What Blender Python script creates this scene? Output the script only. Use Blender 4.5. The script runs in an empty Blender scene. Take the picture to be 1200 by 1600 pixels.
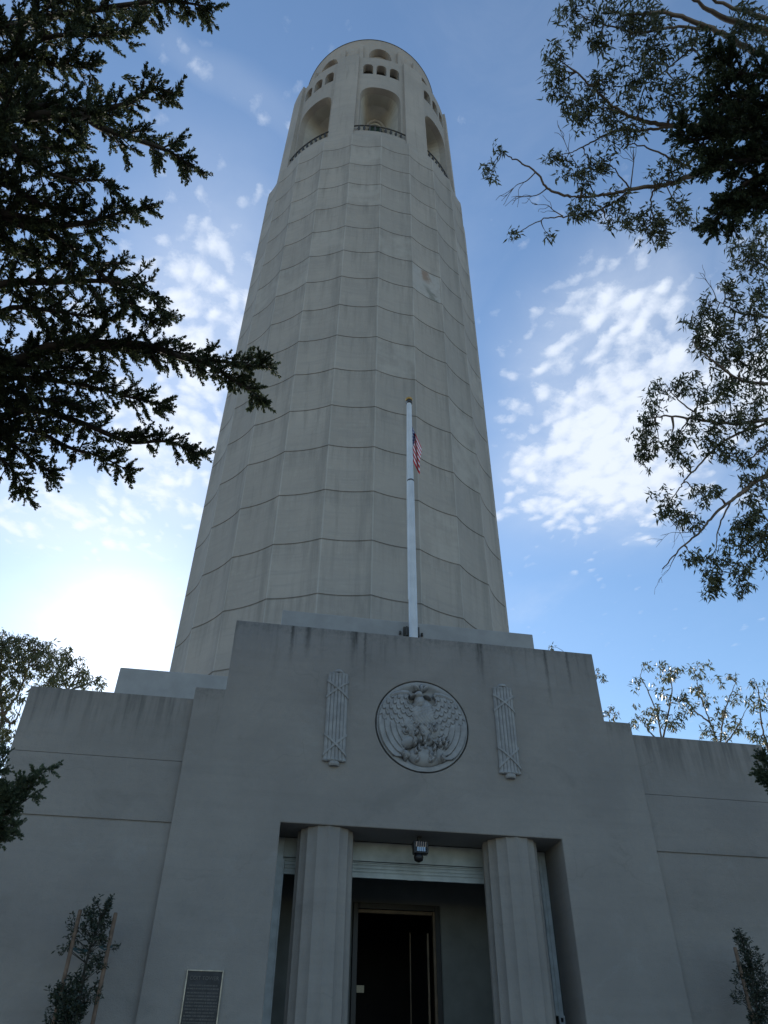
import bpy, bmesh, math, random
import numpy as np
from mathutils import Vector, Matrix
random.seed(7); RNG = np.random.default_rng(7)
scene = bpy.context.scene
COL = scene.collection
PI = math.pi

# ------------------------------------------------------------------ camera
F, PITCH, ROLL, YAW = 1149.6, 0.6745, -0.0107, 0.1703
CAM = np.array([-3.4736, -15.0, 1.6])
cp, sp, cy_, sy_ = math.cos(PITCH), math.sin(PITCH), math.cos(YAW), math.sin(YAW)
RIGHT = np.array([cy_, -sy_, 0.0]); FWD = np.array([sy_*cp, cy_*cp, sp]); UP = np.cross(RIGHT, FWD)
CR, SR = math.cos(ROLL), math.sin(ROLL)
cam = bpy.data.cameras.new('camera'); camo = bpy.data.objects.new('camera', cam); COL.objects.link(camo)
cam.sensor_fit = 'HORIZONTAL'; cam.sensor_width = 36; cam.lens = F/1200*36
cam.clip_start = 0.1; cam.clip_end = 5000
r2 = CR*RIGHT - SR*UP; u2 = SR*RIGHT + CR*UP
m = Matrix(((r2[0], u2[0], -FWD[0], CAM[0]), (r2[1], u2[1], -FWD[1], CAM[1]), (r2[2], u2[2], -FWD[2], CAM[2]), (0, 0, 0, 1)))
camo.matrix_world = m
scene.camera = camo

def ray(u, v):                       # direction of a point of the photograph (measured on 1200 x 1600)
    a, b = u-600, 800-v
    x = CR*a + SR*b; y = -SR*a + CR*b
    d = x*RIGHT + y*UP + F*FWD
    return d/np.linalg.norm(d)
def far(u, v, D): return CAM + ray(u, v)*D
def onY(u, v, Y):
    d = ray(u, v); return CAM + d*(Y+15)/d[1]

# ------------------------------------------------------------------ sun and sky
SUN_EL, SUN_AZ = math.radians(27.0), math.radians(-12.9)     # azimuth from +Y towards +X
SD = Vector((math.sin(SUN_AZ)*math.cos(SUN_EL), math.cos(SUN_AZ)*math.cos(SUN_EL), math.sin(SUN_EL)))
sl = bpy.data.lights.new('sun', 'SUN'); sl.energy = 4.0; sl.angle = math.radians(0.5); sl.color = (1, 0.93, 0.82)
so = bpy.data.objects.new('sun', sl); COL.objects.link(so)
so.rotation_euler = SD.to_track_quat('Z', 'Y').to_euler(); so.location = (0, 0, 90)
scene.view_settings.view_transform = 'Standard'; scene.view_settings.look = 'None'
scene.view_settings.exposure = 0.74; scene.view_settings.gamma = 1
scene.view_settings.use_curve_mapping = False

class NT:
    """small helper for node trees"""
    def __init__(s, tree): s.t = tree; s.n = tree.nodes; s.l = tree.links
    def node(s, typ, **kw):
        n = s.n.new(typ)
        for k, v in kw.items(): setattr(n, k, v)
        return n
    def link(s, a, b): s.l.new(a, b)
    def put(s, sock, v):
        if isinstance(v, (int, float)): sock.default_value = v
        elif isinstance(v, (tuple, list)): sock.default_value = v
        else: s.link(v, sock)
    def m(s, op, a, b=None, c=None, clamp=False):
        n = s.n.new('ShaderNodeMath'); n.operation = op; n.use_clamp = clamp
        s.put(n.inputs[0], a)
        if b is not None: s.put(n.inputs[1], b)
        if c is not None: s.put(n.inputs[2], c)
        return n.outputs[0]
    def step(s, x, a, b, lo=0.0, hi=1.0):
        n = s.n.new('ShaderNodeMapRange'); n.interpolation_type = 'SMOOTHSTEP'
        s.put(n.inputs[0], x); n.inputs[1].default_value = a; n.inputs[2].default_value = b
        n.inputs[3].default_value = lo; n.inputs[4].default_value = hi
        return n.outputs[0]
    def mix(s, f, a, b, bt='MIX'):
        n = s.n.new('ShaderNodeMix'); n.data_type = 'RGBA'; n.blend_type = bt
        s.put(n.inputs[0], f); s.put(n.inputs[6], a); s.put(n.inputs[7], b)
        return n.outputs[2]
    def noise(s, vec, scale, detail=4, rough=0.55, dist=0.0):
        n = s.n.new('ShaderNodeTexNoise'); n.inputs['Scale'].default_value = scale
        n.inputs['Detail'].default_value = detail; n.inputs['Roughness'].default_value = rough
        n.inputs['Distortion'].default_value = dist
        s.put(n.inputs['Vector'], vec); return n.outputs[0]
    def comb(s, x, y, z):
        n = s.n.new('ShaderNodeCombineXYZ'); s.put(n.inputs[0], x); s.put(n.inputs[1], y); s.put(n.inputs[2], z); return n.outputs[0]

w = bpy.data.worlds.new('World'); scene.world = w; w.use_nodes = True
w.node_tree.nodes.clear(); T = NT(w.node_tree)
SKY_STRENGTH = 0.1
sky = T.node('ShaderNodeTexSky', sky_type='NISHITA'); sky.sun_disc = False
sky.sun_elevation = SUN_EL; sky.sun_rotation = SUN_AZ; sky.altitude = 80
sky.air_density = 1.15; sky.dust_density = 0.12; sky.ozone_density = 2.0
tc = T.node('ShaderNodeTexCoord'); gen = tc.outputs['Generated']
sep = T.node('ShaderNodeSeparateXYZ'); T.link(gen, sep.inputs[0])
dz = T.m('MAXIMUM', sep.outputs[2], 0.06)
cu = T.m('DIVIDE', sep.outputs[0], dz); cv = T.m('DIVIDE', sep.outputs[1], dz)
uv = T.comb(cu, cv, 0.0)
warp = T.noise(uv, 3.0, 3)
wu = T.m('ADD', cu, T.m('MULTIPLY', T.m('SUBTRACT', warp, 0.5), 0.16))
wv = T.m('ADD', cv, T.m('MULTIPLY', T.m('SUBTRACT', T.noise(T.comb(cv, cu, 3.0), 3.5, 3), 0.5), 0.16))
def blob(cx, cyy, rx, ry, wt, rot=0.0):
    c, s = math.cos(rot), math.sin(rot)
    a = T.m('SUBTRACT', wu, cx); b = T.m('SUBTRACT', wv, cyy)
    p = T.m('DIVIDE', T.m('ADD', T.m('MULTIPLY', a, c), T.m('MULTIPLY', b, s)), rx)
    q = T.m('DIVIDE', T.m('SUBTRACT', T.m('MULTIPLY', b, c), T.m('MULTIPLY', a, s)), ry)
    d = T.m('ADD', T.m('POWER', T.m('ABSOLUTE', p), 2.6), T.m('POWER', T.m('ABSOLUTE', q), 2.6))
    return T.m('MULTIPLY', T.m('EXPONENT', T.m('MULTIPLY', d, -1.0)), wt)
BLOBS = [(0.63, 0.95, 0.22, 0.30, 1.08, -0.15), (0.74, 0.76, 0.26, 0.16, 0.95, 0.0), (0.50, 0.70, 0.15, 0.17, 0.80, 0.0),
         (0.76, 1.22, 0.07, 0.05, 0.55, 0.0), (0.90, 1.02, 0.14, 0.10, 0.4, 0), (0.62, 1.16, 0.08, 0.05, 0.5, 0.3),
         (-0.18, 0.82, 0.13, 0.28, 0.85, 0.1), (-0.25, 1.12, 0.14, 0.26, 0.85, 0.0), (-0.46, 1.36, 0.26, 0.16, 0.70, 0.0),
         (-0.36, 0.86, 0.14, 0.14, 0.55, 0.0), (-0.12, 0.42, 0.14, 0.035, 0.22, 0.5),
         (0.68, 0.52, 0.10, 0.08, 0.35, 0.0), (-0.30, 1.60, 0.20, 0.12, 0.3, 0), (0.45, 1.28, 0.06, 0.05, 0.3, 0)]
tot = None
for b in BLOBS:
    o = blob(*b); tot = o if tot is None else T.m('MAXIMUM', tot, o)
nz = T.noise(uv, 9.0, 8, 0.62, 0.3)
vor = T.node('ShaderNodeTexVoronoi', feature='SMOOTH_F1'); vor.inputs['Scale'].default_value = 34.0
vor.inputs['Smoothness'].default_value = 0.7
T.link(T.comb(T.m('ADD', wu, T.m('MULTIPLY', nz, 0.05)), T.m('MULTIPLY', T.m('ADD', wv, T.m('MULTIPLY', nz, 0.05)), 0.75), 0.0), vor.inputs['Vector'])
puff = T.m('SUBTRACT', 1.0, vor.outputs['Distance'])
cell = T.step(puff, 0.25, 0.95)
nf = T.noise(uv, 34.0, 6, 0.65, 0.2)
tex = T.m('ADD', T.m('ADD', T.m('MULTIPLY', nz, 0.9), T.m('MULTIPLY', nf, 0.45)), T.m('MULTIPLY', cell, 0.32))
dens = T.step(T.m('ADD', T.m('MULTIPLY', tot, 1.10), T.m('MULTIPLY', T.m('SUBTRACT', tex, 0.82), 1.45)), 0.18, 1.22)
wisp = T.m('MULTIPLY', T.step(T.noise(T.comb(wu, T.m('MULTIPLY', wv, 0.6), 5.0), 2.3, 7, 0.6, 0.8), 0.48, 0.85), 0.15)
veil = T.m('MULTIPLY', T.m('MINIMUM', tot, 1.0), T.m('ADD', 0.20, T.m('MULTIPLY', nz, 0.62)))
dens = T.m('MAXIMUM', T.m('MAXIMUM', dens, veil), T.m('ADD', wisp, 0.02))
# light round the sun, scattered by the thin cloud in front of it
dot = T.node('ShaderNodeVectorMath', operation='DOT_PRODUCT'); T.link(gen, dot.inputs[0]); dot.inputs[1].default_value = SD
th = T.m('SQRT', T.m('MAXIMUM', T.m('MULTIPLY', T.m('SUBTRACT', 1.0, dot.outputs['Value']), 2.0), 0.0))
thn = T.m('MULTIPLY', th, T.m('ADD', 0.80, T.m('MULTIPLY', nz, 0.40)))
core = T.m('MULTIPLY', T.m('EXPONENT', T.m('DIVIDE', thn, -0.019)), 24.0)
halo = T.m('MULTIPLY', T.m('EXPONENT', T.m('DIVIDE', thn, -0.065)), 1.7)
halo2 = T.m('MULTIPLY', T.m('EXPONENT', T.m('DIVIDE', thn, -0.30)), 1.3)
glow = T.m('ADD', T.m('ADD', core, halo), halo2)
gcol = T.node('ShaderNodeVectorMath', operation='SCALE'); gcol.inputs[0].default_value = (1.0, 0.96, 0.9); T.link(glow, gcol.inputs['Scale'])
hs = T.node('ShaderNodeHueSaturation'); hs.inputs['Saturation'].default_value = 1.12; hs.inputs['Value'].default_value = 1.08
T.link(sky.outputs[0], hs.inputs['Color'])
c1 = T.mix(dens, hs.outputs[0], (5.0, 5.5, 6.3, 1))
c2 = T.mix(1.0, c1, gcol.outputs[0], 'ADD')
bg = T.node('ShaderNodeBackground'); T.link(c2, bg.inputs[0]); bg.inputs[1].default_value = SKY_STRENGTH
wo = T.node('ShaderNodeOutputWorld'); T.link(bg.outputs[0], wo.inputs[0])

# ------------------------------------------------------------------ object helpers
def link(o): COL.objects.link(o); return o
def mesh_obj(name, V, Fc, mat, parent=None, smooth=False, loc=None):
    me = bpy.data.meshes.new(name)
    me.from_pydata([tuple(map(float, v)) for v in V], [], [tuple(f) for f in Fc]); me.update()
    o = link(bpy.data.objects.new(name, me))
    if mat: me.materials.append(mat)
    if smooth: me.polygons.foreach_set('use_smooth', [True]*len(me.polygons))
    if parent is not None: o.parent = parent
    if loc is not None: o.location = loc
    return o
def np_obj(name, V, quads, mat, parent=None):
    me = bpy.data.meshes.new(name); V = np.asarray(V, dtype=np.float32); Q = np.asarray(quads, dtype=np.int32)
    me.vertices.add(len(V)); me.vertices.foreach_set('co', V.ravel())
    k = Q.shape[1]
    me.loops.add(Q.size); me.loops.foreach_set('vertex_index', Q.ravel())
    me.polygons.add(len(Q)); me.polygons.foreach_set('loop_start', np.arange(0, Q.size, k, dtype=np.int32))
    me.update(calc_edges=True); me.validate()
    me.materials.append(mat)
    o = link(bpy.data.objects.new(name, me))
    if parent is not None: o.parent = parent
    return o
def tag(o, label, cat, group=None):
    o['label'] = label; o['category'] = cat
    if group: o['group'] = group
    return o
def root(name, label, cat, loc=(0, 0, 0), group=None):
    o = link(bpy.data.objects.new(name, None)); o.location = loc; o.empty_display_size = 0.3
    return tag(o, label, cat, group)

class MB:
    def __init__(s): s.V = []; s.F = []
    def add(s, V, Fc):
        n = len(s.V); s.V += [tuple(v) for v in V]; s.F += [tuple(i+n for i in f) for f in Fc]; return s
    def box(s, x0, x1, y0, y1, z0, z1):
        return s.add([(x0,y0,z0),(x1,y0,z0),(x1,y1,z0),(x0,y1,z0),(x0,y0,z1),(x1,y0,z1),(x1,y1,z1),(x0,y1,z1)],
                     [(0,3,2,1),(4,5,6,7),(0,1,5,4),(1,2,6,5),(2,3,7,6),(3,0,4,7)])
    def prism(s, pts, y0, y1):            # outline in x, z (counter-clockwise seen from -y), extruded along y
        n = len(pts)
        V = [(x, y0, z) for x, z in pts] + [(x, y1, z) for x, z in pts]
        Fc = [tuple(range(n)), tuple(range(2*n-1, n-1, -1))] + [(i, i+n, (i+1) % n+n, (i+1) % n) for i in range(n)]
        return s.add(V, Fc)
    def lathe(s, prof, cx, cy, n=24, a0=0, a1=2*PI):
        V = []; Fc = []
        for r, z in prof:
            for i in range(n): a = 2*PI*i/n; V.append((cx+r*math.cos(a), cy+r*math.sin(a), z))
        for j in range(len(prof)-1):
            for i in range(n): Fc.append((j*n+i, j*n+(i+1) % n, (j+1)*n+(i+1) % n, (j+1)*n+i))
        Fc.append(tuple(reversed(range(n)))); Fc.append(tuple(range((len(prof)-1)*n, len(prof)*n)))
        return s.add(V, Fc)
    def tube(s, pts, rad, n=6):
        pts = [np.array(p, float) for p in pts]; V = []; Fc = []
        if not hasattr(rad, '__len__'): rad = [rad]*len(pts)
        ref = np.array([0.3, 0.2, 0.93])
        for i, p in enumerate(pts):
            t = pts[min(i+1, len(pts)-1)] - pts[max(i-1, 0)]; t = t/(np.linalg.norm(t)+1e-9)
            a = np.cross(t, ref); 
            if np.linalg.norm(a) < 0.05: a = np.cross(t, np.array([1.0, 0, 0]))
            a /= np.linalg.norm(a); b = np.cross(t, a)
            for k in range(n):
                q = 2*PI*k/n; V.append(p + rad[i]*(math.cos(q)*a + math.sin(q)*b))
        for j in range(len(pts)-1):
            for k in range(n): Fc.append((j*n+k, j*n+(k+1) % n, (j+1)*n+(k+1) % n, (j+1)*n+k))
        Fc.append(tuple(reversed(range(n)))); Fc.append(tuple(range((len(pts)-1)*n, len(pts)*n)))
        return s.add(V, Fc)
    def obj(s, name, mat, parent=None, smooth=False, bevel=0.0, loc=None):
        o = mesh_obj(name, s.V, s.F, mat, parent, smooth)
        if loc is not None:                 # vertices were given in world space: move the origin to loc
            me = o.data; off = Vector(loc)
            for v in me.vertices: v.co -= off
            o.location = off
        if bevel:
            b = o.modifiers.new('bevel', 'BEVEL'); b.width = bevel; b.segments = 2; b.limit_method = 'ANGLE'; b.angle_limit = 0.7
        return o

# ------------------------------------------------------------------ materials
def mat(name, col, rough=0.8, metal=0.0):
    M = bpy.data.materials.new(name); M.use_nodes = True; M.node_tree.nodes.clear(); t = NT(M.node_tree)
    p = t.node('ShaderNodeBsdfPrincipled'); p.inputs['Base Color'].default_value = (*col, 1)
    p.inputs['Roughness'].default_value = rough; p.inputs['Metallic'].default_value = metal
    o = t.node('ShaderNodeOutputMaterial'); t.link(p.outputs[0], o.inputs[0])
    return M, t, p
def objco(t):
    c = t.node('ShaderNodeTexCoord'); s = t.node('ShaderNodeSeparateXYZ'); 
    g = t.node('ShaderNodeNewGeometry'); t.link(g.outputs['Position'], s.inputs[0])
    return g.outputs['Position'], s.outputs
def bump(t, p, h, strength, dist):
    b = t.node('ShaderNodeBump'); b.inputs['Strength'].default_value = strength; b.inputs['Distance'].default_value = dist
    t.link(h, b.inputs['Height']); t.link(b.outputs[0], p.inputs['Normal'])
def simple(name, col, rough=0.6, metal=0.0, var=0.25, scale=6.0, bmp=0.0, tint=None):
    M, t, p = mat(name, col, rough, metal); v, s = objco(t)
    n = t.noise(v, scale, 6)
    f = t.step(n, 0.3, 0.7)
    dark = tuple(c*(1-var) for c in col) if tint is None else tint
    t.link(t.mix(f, (*dark, 1), (*col, 1)), p.inputs['Base Color'])
    if bmp: bump(t, p, t.noise(v, scale*6, 4), 0.6, bmp)
    return M

# stained grey render of the entrance front
def facade_material():
    M, t, p = mat('grey_stucco', (0.27, 0.27, 0.27), 0.9); v, s = objco(t); x, y, z = s
    big = t.noise(v, 0.45, 5, 0.6); fine = t.noise(v, 9.0, 6, 0.7)
    xz = t.comb(t.m('MULTIPLY', x, 5.0), t.m('MULTIPLY', y, 5.0), t.m('MULTIPLY', z, 0.45))
    st = t.noise(xz, 1.1, 5, 0.65)
    col = t.mix(t.step(big, 0.3, 0.72), (0.258, 0.238, 0.220, 1), (0.326, 0.299, 0.272, 1))
    col = t.mix(t.m('MULTIPLY', t.step(fine, 0.3, 0.75), 0.35), col, (0.235, 0.235, 0.235, 1))
    hb_ = t.noise(t.comb(t.m('MULTIPLY', x, 0.35), 0.0, t.m('MULTIPLY', z, 5.0)), 1.0, 5, 0.6)
    col = t.mix(t.m('MULTIPLY', t.step(hb_, 0.45, 0.72), 0.16), col, (0.17, 0.168, 0.165, 1))
    pt_ = t.noise(t.comb(t.m('MULTIPLY', x, 0.7), 3.0, t.m('MULTIPLY', z, 0.9)), 1.0, 6, 0.7, 0.4)
    col = t.mix(t.m('MULTIPLY', t.step(pt_, 0.54, 0.68), 0.34), col, (0.185, 0.178, 0.168, 1))
    col = t.mix(t.m('MULTIPLY', t.step(pt_, 0.44, 0.30), 0.34), col, (0.33, 0.325, 0.315, 1))
    wg_ = t.m('MULTIPLY', t.m('MULTIPLY', t.step(t.m('ABSOLUTE', x), 4.91, 5.1), t.step(z, 6.9, 8.1)), t.step(st, 0.38, 0.62))
    col = t.mix(t.m('MULTIPLY', wg_, 0.45), col, (0.12, 0.115, 0.11, 1))
    vo_ = t.node('ShaderNodeTexVoronoi', feature='DISTANCE_TO_EDGE'); vo_.inputs['Scale'].default_value = 0.42
    wv_ = t.node('ShaderNodeVectorMath', operation='ADD'); t.link(v, wv_.inputs[0])
    nc_ = t.node('ShaderNodeTexNoise'); nc_.inputs['Scale'].default_value = 1.3; nc_.inputs['Detail'].default_value = 6; t.link(v, nc_.inputs['Vector'])
    t.link(nc_.outputs['Color'], wv_.inputs[1]); t.link(wv_.outputs[0], vo_.inputs['Vector'])
    ck_ = t.m('MULTIPLY', t.step(vo_.outputs['Distance'], 0.0075, 0.0025), t.step(t.noise(v, 0.5, 2), 0.52, 0.6))
    col = t.mix(t.m('MULTIPLY', ck_, 0.13), col, (0.11, 0.105, 0.10, 1))
    # rain streaks that start at each coping
    top = t.m('ADD', 8.35, t.m('MULTIPLY', t.step(t.m('ABSOLUTE', x), 4.29, 4.26), 1.72))
    depth = t.m('SUBTRACT', top, z)
    length = t.m('MULTIPLY', t.step(t.noise(t.comb(t.m('MULTIPLY', x, 2.2), 0.0, 0.0), 1.0, 3), 0.35, 0.75), 2.2)
    fall = t.m('SUBTRACT', 1.0, t.m('DIVIDE', depth, t.m('ADD', length, 0.25)), clamp=True)
    streak = t.m('MULTIPLY', t.m('MULTIPLY', t.step(st, 0.48, 0.68), fall), 0.5)
    # the strong drips of the photograph
    for sx, wd, ln, amt in [(-2.98, 0.07, 1.0, 0.8), (-2.62, 0.10, 0.8, 0.7), (-1.55, 0.14, 1.0, 0.9), (-1.3, 0.05, 1.5, 0.6), (-0.25, 0.06, 0.7, 0.35),
                        (1.42, 0.13, 1.15, 1.0), (3.05, 0.07, 1.5, 0.7), (3.6, 0.06, 1.1, 0.6), (4.6, 0.1, 0.5, 0.2)]:
        dx = t.m('DIVIDE', t.m('ABSOLUTE', t.m('SUBTRACT', t.m('ADD', x, t.m('MULTIPLY', t.m('SUBTRACT', fine, 0.5), 0.12)), sx)), wd)
        g = t.m('MULTIPLY', t.step(dx, 1.0, 0.0), t.m('SUBTRACT', 1.0, t.m('DIVIDE', depth, ln), clamp=True))
        g = t.m('MULTIPLY', g, t.m('MULTIPLY', t.step(st, 0.25, 0.6), amt*1.7))
        streak = t.m('MAXIMUM', streak, g)
    front = t.step(y, 0.9, 0.2)
    col = t.mix(t.m('MULTIPLY', t.m('MULTIPLY', streak, front), 0.85, clamp=True), col, (0.075, 0.072, 0.066, 1))
    edge = t.m('MULTIPLY', t.m('MULTIPLY', t.m('MULTIPLY', t.step(depth, 0.28, 0.0), t.step(fine, 0.35, 0.7)), 0.5), front)
    col = t.mix(edge, col, (0.13, 0.125, 0.115, 1))
    t.link(col, p.inputs['Base Color'])
    h = t.m('ADD', t.noise(v, 55, 4, 0.7), t.m('MULTIPLY', t.noise(v, 4.0, 3), 1.5))
    bump(t, p, h, 0.8, 0.016)
    return M
STUCCO = facade_material()

YC, RT = 15.41, 7.588
ZT, DZR = 48.775, 2.511
def tower_material():
    M, t, p = mat('tower_concrete', (0.35, 0.34, 0.31), 0.9); v, s = objco(t); x, y, z = s
    ang = t.m('ARCTAN2', x, t.m('SUBTRACT', YC, y))
    ia = t.m('FLOOR', t.m('DIVIDE', ang, PI/12)); iz = t.m('FLOOR', t.m('DIVIDE', t.m('SUBTRACT', z, ZT), DZR))
    wn = t.node('ShaderNodeTexWhiteNoise', noise_dimensions='3D'); t.link(t.comb(ia, iz, 2.0), wn.inputs['Vector'])
    big = t.noise(v, 0.25, 5, 0.6); fine = t.noise(v, 3.5, 7, 0.72)
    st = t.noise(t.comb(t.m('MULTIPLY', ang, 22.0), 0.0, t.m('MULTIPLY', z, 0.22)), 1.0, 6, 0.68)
    hz = t.noise(t.comb(t.m('MULTIPLY', ang, 3.0), 0.0, t.m('MULTIPLY', z, 6.0)), 1.0, 4, 0.6)
    col = t.mix(t.step(big, 0.3, 0.7), (0.380, 0.338, 0.295, 1), (0.455, 0.402, 0.346, 1))
    col = t.mix(t.m('MULTIPLY', wn.outputs['Value'], 0.30), col, (0.325, 0.290, 0.252, 1))
    col = t.mix(t.m('MULTIPLY', t.step(fine, 0.5, 0.8), 0.40), col, (0.53, 0.49, 0.42, 1))
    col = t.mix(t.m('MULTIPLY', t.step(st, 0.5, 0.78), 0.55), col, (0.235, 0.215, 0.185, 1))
    col = t.mix(t.m('MULTIPLY', t.step(hz, 0.45, 0.75), 0.32), col, (0.25, 0.25, 0.235, 1))
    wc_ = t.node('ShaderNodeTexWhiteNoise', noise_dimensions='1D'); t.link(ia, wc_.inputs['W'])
    col = t.mix(t.m('MULTIPLY', wc_.outputs['Value'], 0.42), col, (0.29, 0.275, 0.25, 1))  # random tint per flute, standing in for the shading of the flutes
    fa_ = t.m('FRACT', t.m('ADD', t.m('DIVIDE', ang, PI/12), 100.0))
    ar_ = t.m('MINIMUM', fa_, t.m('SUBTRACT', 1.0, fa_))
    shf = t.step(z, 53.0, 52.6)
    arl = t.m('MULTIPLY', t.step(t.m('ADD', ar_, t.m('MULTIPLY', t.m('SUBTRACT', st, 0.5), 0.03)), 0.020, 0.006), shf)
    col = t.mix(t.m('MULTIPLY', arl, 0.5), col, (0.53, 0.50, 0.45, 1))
    sid = t.m('MULTIPLY', t.m('MULTIPLY', t.step(fa_, 0.5, 0.99), t.step(st, 0.35, 0.6)), shf)  # streaked shade gradient painted on one side of each flute
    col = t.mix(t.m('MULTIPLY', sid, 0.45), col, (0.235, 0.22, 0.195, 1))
    # grime right under and in each construction joint
    fr = t.m('FRACT', t.m('ADD', t.m('DIVIDE', t.m('SUBTRACT', z, ZT), DZR), 100.0))
    jd = t.m('MULTIPLY', t.m('MINIMUM', fr, t.m('SUBTRACT', 1.0, fr)), DZR)
    low = t.step(z, 52.6, 52.4)
    jl = t.m('MULTIPLY', t.m('MULTIPLY', t.step(jd, 0.05, 0.022), low), t.m('ADD', 0.18, t.m('MULTIPLY', st, 0.55)))
    run_ = t.m('MULTIPLY', t.m('MULTIPLY', t.step(fr, 0.45, 1.0), t.step(st, 0.40, 0.62)), low)
    col = t.mix(t.m('MULTIPLY', run_, 0.38), col, (0.225, 0.208, 0.182, 1))
    col = t.mix(jl, col, (0.10, 0.095, 0.088, 1))
    # light new patches beside some joints
    wn2 = t.node('ShaderNodeTexWhiteNoise', noise_dimensions='3D'); t.link(t.comb(ia, iz, 9.0), wn2.inputs['Vector'])
    patch = t.m('MULTIPLY', t.m('GREATER_THAN', wn2.outputs['Value'], 0.88), t.step(t.noise(v, 1.1, 3), 0.35, 0.65))
    col = t.mix(t.m('MULTIPLY', t.m('MULTIPLY', patch, low), 0.30), col, (0.55, 0.51, 0.45, 1))
    # repaired panel with rust
    px = t.m('SUBTRACT', ang, math.radians(22.3)); pz = t.m('SUBTRACT', z, 37.45)
    inb = t.m('MULTIPLY', t.step(t.m('ABSOLUTE', px), 0.128, 0.118), t.step(t.m('ABSOLUTE', pz), 1.27, 1.18))
    col = t.mix(t.m('MULTIPLY', inb, t.step(fine, 0.3, 0.6, 0.2, 0.7)), col, (0.47, 0.45, 0.42, 1))
    rl = t.m('ADD', px, t.m('MULTIPLY', t.m('SUBTRACT', fine, 0.5), 0.12))
    rust = t.m('MULTIPLY', t.m('MULTIPLY', t.step(t.m('ABSOLUTE', rl), 0.05, 0.01), t.step(pz, 0.0, 0.5)), inb)
    col = t.mix(t.m('MULTIPLY', rust, 0.75), col, (0.26, 0.16, 0.10, 1))
    moss = t.m('MULTIPLY', t.m('MULTIPLY', t.step(t.m('ABSOLUTE', t.m('ADD', rl, t.m('MULTIPLY', pz, 0.06))), 0.05, 0.01), t.step(pz, 0.2, -0.6)), inb)
    col = t.mix(t.m('MULTIPLY', moss, 0.6), col, (0.14, 0.14, 0.11, 1))
    # warm brown mottling that grows towards the lantern top
    col = t.mix(t.m('MULTIPLY', t.m('MULTIPLY', t.step(z, 67.0, 73.0), t.step(fine, 0.45, 0.65)), 0.5), col, (0.42, 0.30, 0.20, 1))
    t.link(col, p.inputs['Base Color'])
    bump(t, p, t.m('ADD', fine, t.noise(v, 22, 5, 0.7)), 0.45, 0.03)
    return M
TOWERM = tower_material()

NICHEM = simple('niche_lit_concrete', (0.55, 0.51, 0.44), 0.9, 0, 0.2, 0.8, 0.01)  # tower concrete in a lighter tone, bounce light put into the colour
RELIEF = simple('carved_stone', (0.35, 0.35, 0.35), 0.85, 0, 0.25, 5, 0.004)
def add_cavity_darkening(M, dark=(0.085, 0.083, 0.08)):  # darkens the hollows of the carving by pointiness
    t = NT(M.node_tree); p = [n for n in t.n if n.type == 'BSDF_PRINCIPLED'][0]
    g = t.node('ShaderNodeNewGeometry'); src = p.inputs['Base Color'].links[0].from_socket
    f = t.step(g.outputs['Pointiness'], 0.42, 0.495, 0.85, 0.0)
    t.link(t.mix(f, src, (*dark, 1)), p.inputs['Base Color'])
add_cavity_darkening(RELIEF)
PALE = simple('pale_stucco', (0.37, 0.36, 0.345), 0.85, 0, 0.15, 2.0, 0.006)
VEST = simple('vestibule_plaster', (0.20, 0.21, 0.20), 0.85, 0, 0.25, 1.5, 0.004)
SHUT = simple('shutter_paint', (0.42, 0.46, 0.46), 0.45, 0, 0.25, 3.0)
TRACK = simple('track_paint', (0.50, 0.55, 0.58), 0.4, 0, 0.25, 4.0)
BRONZE = simple('aged_bronze', (0.13, 0.09, 0.055), 0.5, 0.35, 0.4, 5.0)
BLACKM = simple('black_metal', (0.012, 0.012, 0.014), 0.45, 0.2, 0.3, 9.0)
IRON = simple('dark_iron', (0.09, 0.082, 0.072), 0.6, 0.4, 0.3, 9.0)
POLEM = simple('pole_paint', (0.74, 0.75, 0.76), 0.35, 0.0, 0.18, 1.5)
GOLD = simple('gold_finish', (0.45, 0.30, 0.12), 0.4, 0.9, 0.3, 9.0)
WOOD = simple('stake_wood', (0.20, 0.135, 0.095), 0.8, 0, 0.4, 9.0, 0.004)
TIE = simple('tree_tie_rubber', (0.03, 0.07, 0.08), 0.6, 0, 0.3, 9.0)
PLQ = simple('plaque_bronze', (0.03, 0.032, 0.038), 0.4, 0.7, 0.35, 14.0)
PLQE = simple('plaque_edge', (0.40, 0.36, 0.30), 0.4, 0.6, 0.3, 10.0)
LETTER = simple('plaque_letter', (0.13, 0.125, 0.12), 0.5, 0.5, 0.3, 10.0)
SIGNM = simple('door_sign_card', (0.45, 0.38, 0.26), 0.7, 0, 0.2, 30.0)
ROOFM = simple('roof_felt', (0.16, 0.16, 0.16), 0.95, 0, 0.3, 1.0)
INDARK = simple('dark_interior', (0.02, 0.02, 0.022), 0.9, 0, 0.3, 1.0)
def glass(name, col, rough=0.05, alpha=0.35):
    M, t, p = mat(name, col, rough)
    tr = t.node('ShaderNodeBsdfTransparent'); mx = t.node('ShaderNodeMixShader'); mx.inputs[0].default_value = alpha
    out = [n for n in t.n if n.type == 'OUTPUT_MATERIAL'][0]
    t.link(tr.outputs[0], mx.inputs[1]); t.link(p.outputs[0], mx.inputs[2]); t.link(mx.outputs[0], out.inputs[0]); return M
GLASS = glass('door_glass', (0.01, 0.012, 0.016))
GREENGLASS, _t, _p = mat('green_glass', (0.02, 0.06, 0.05), 0.08)

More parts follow.
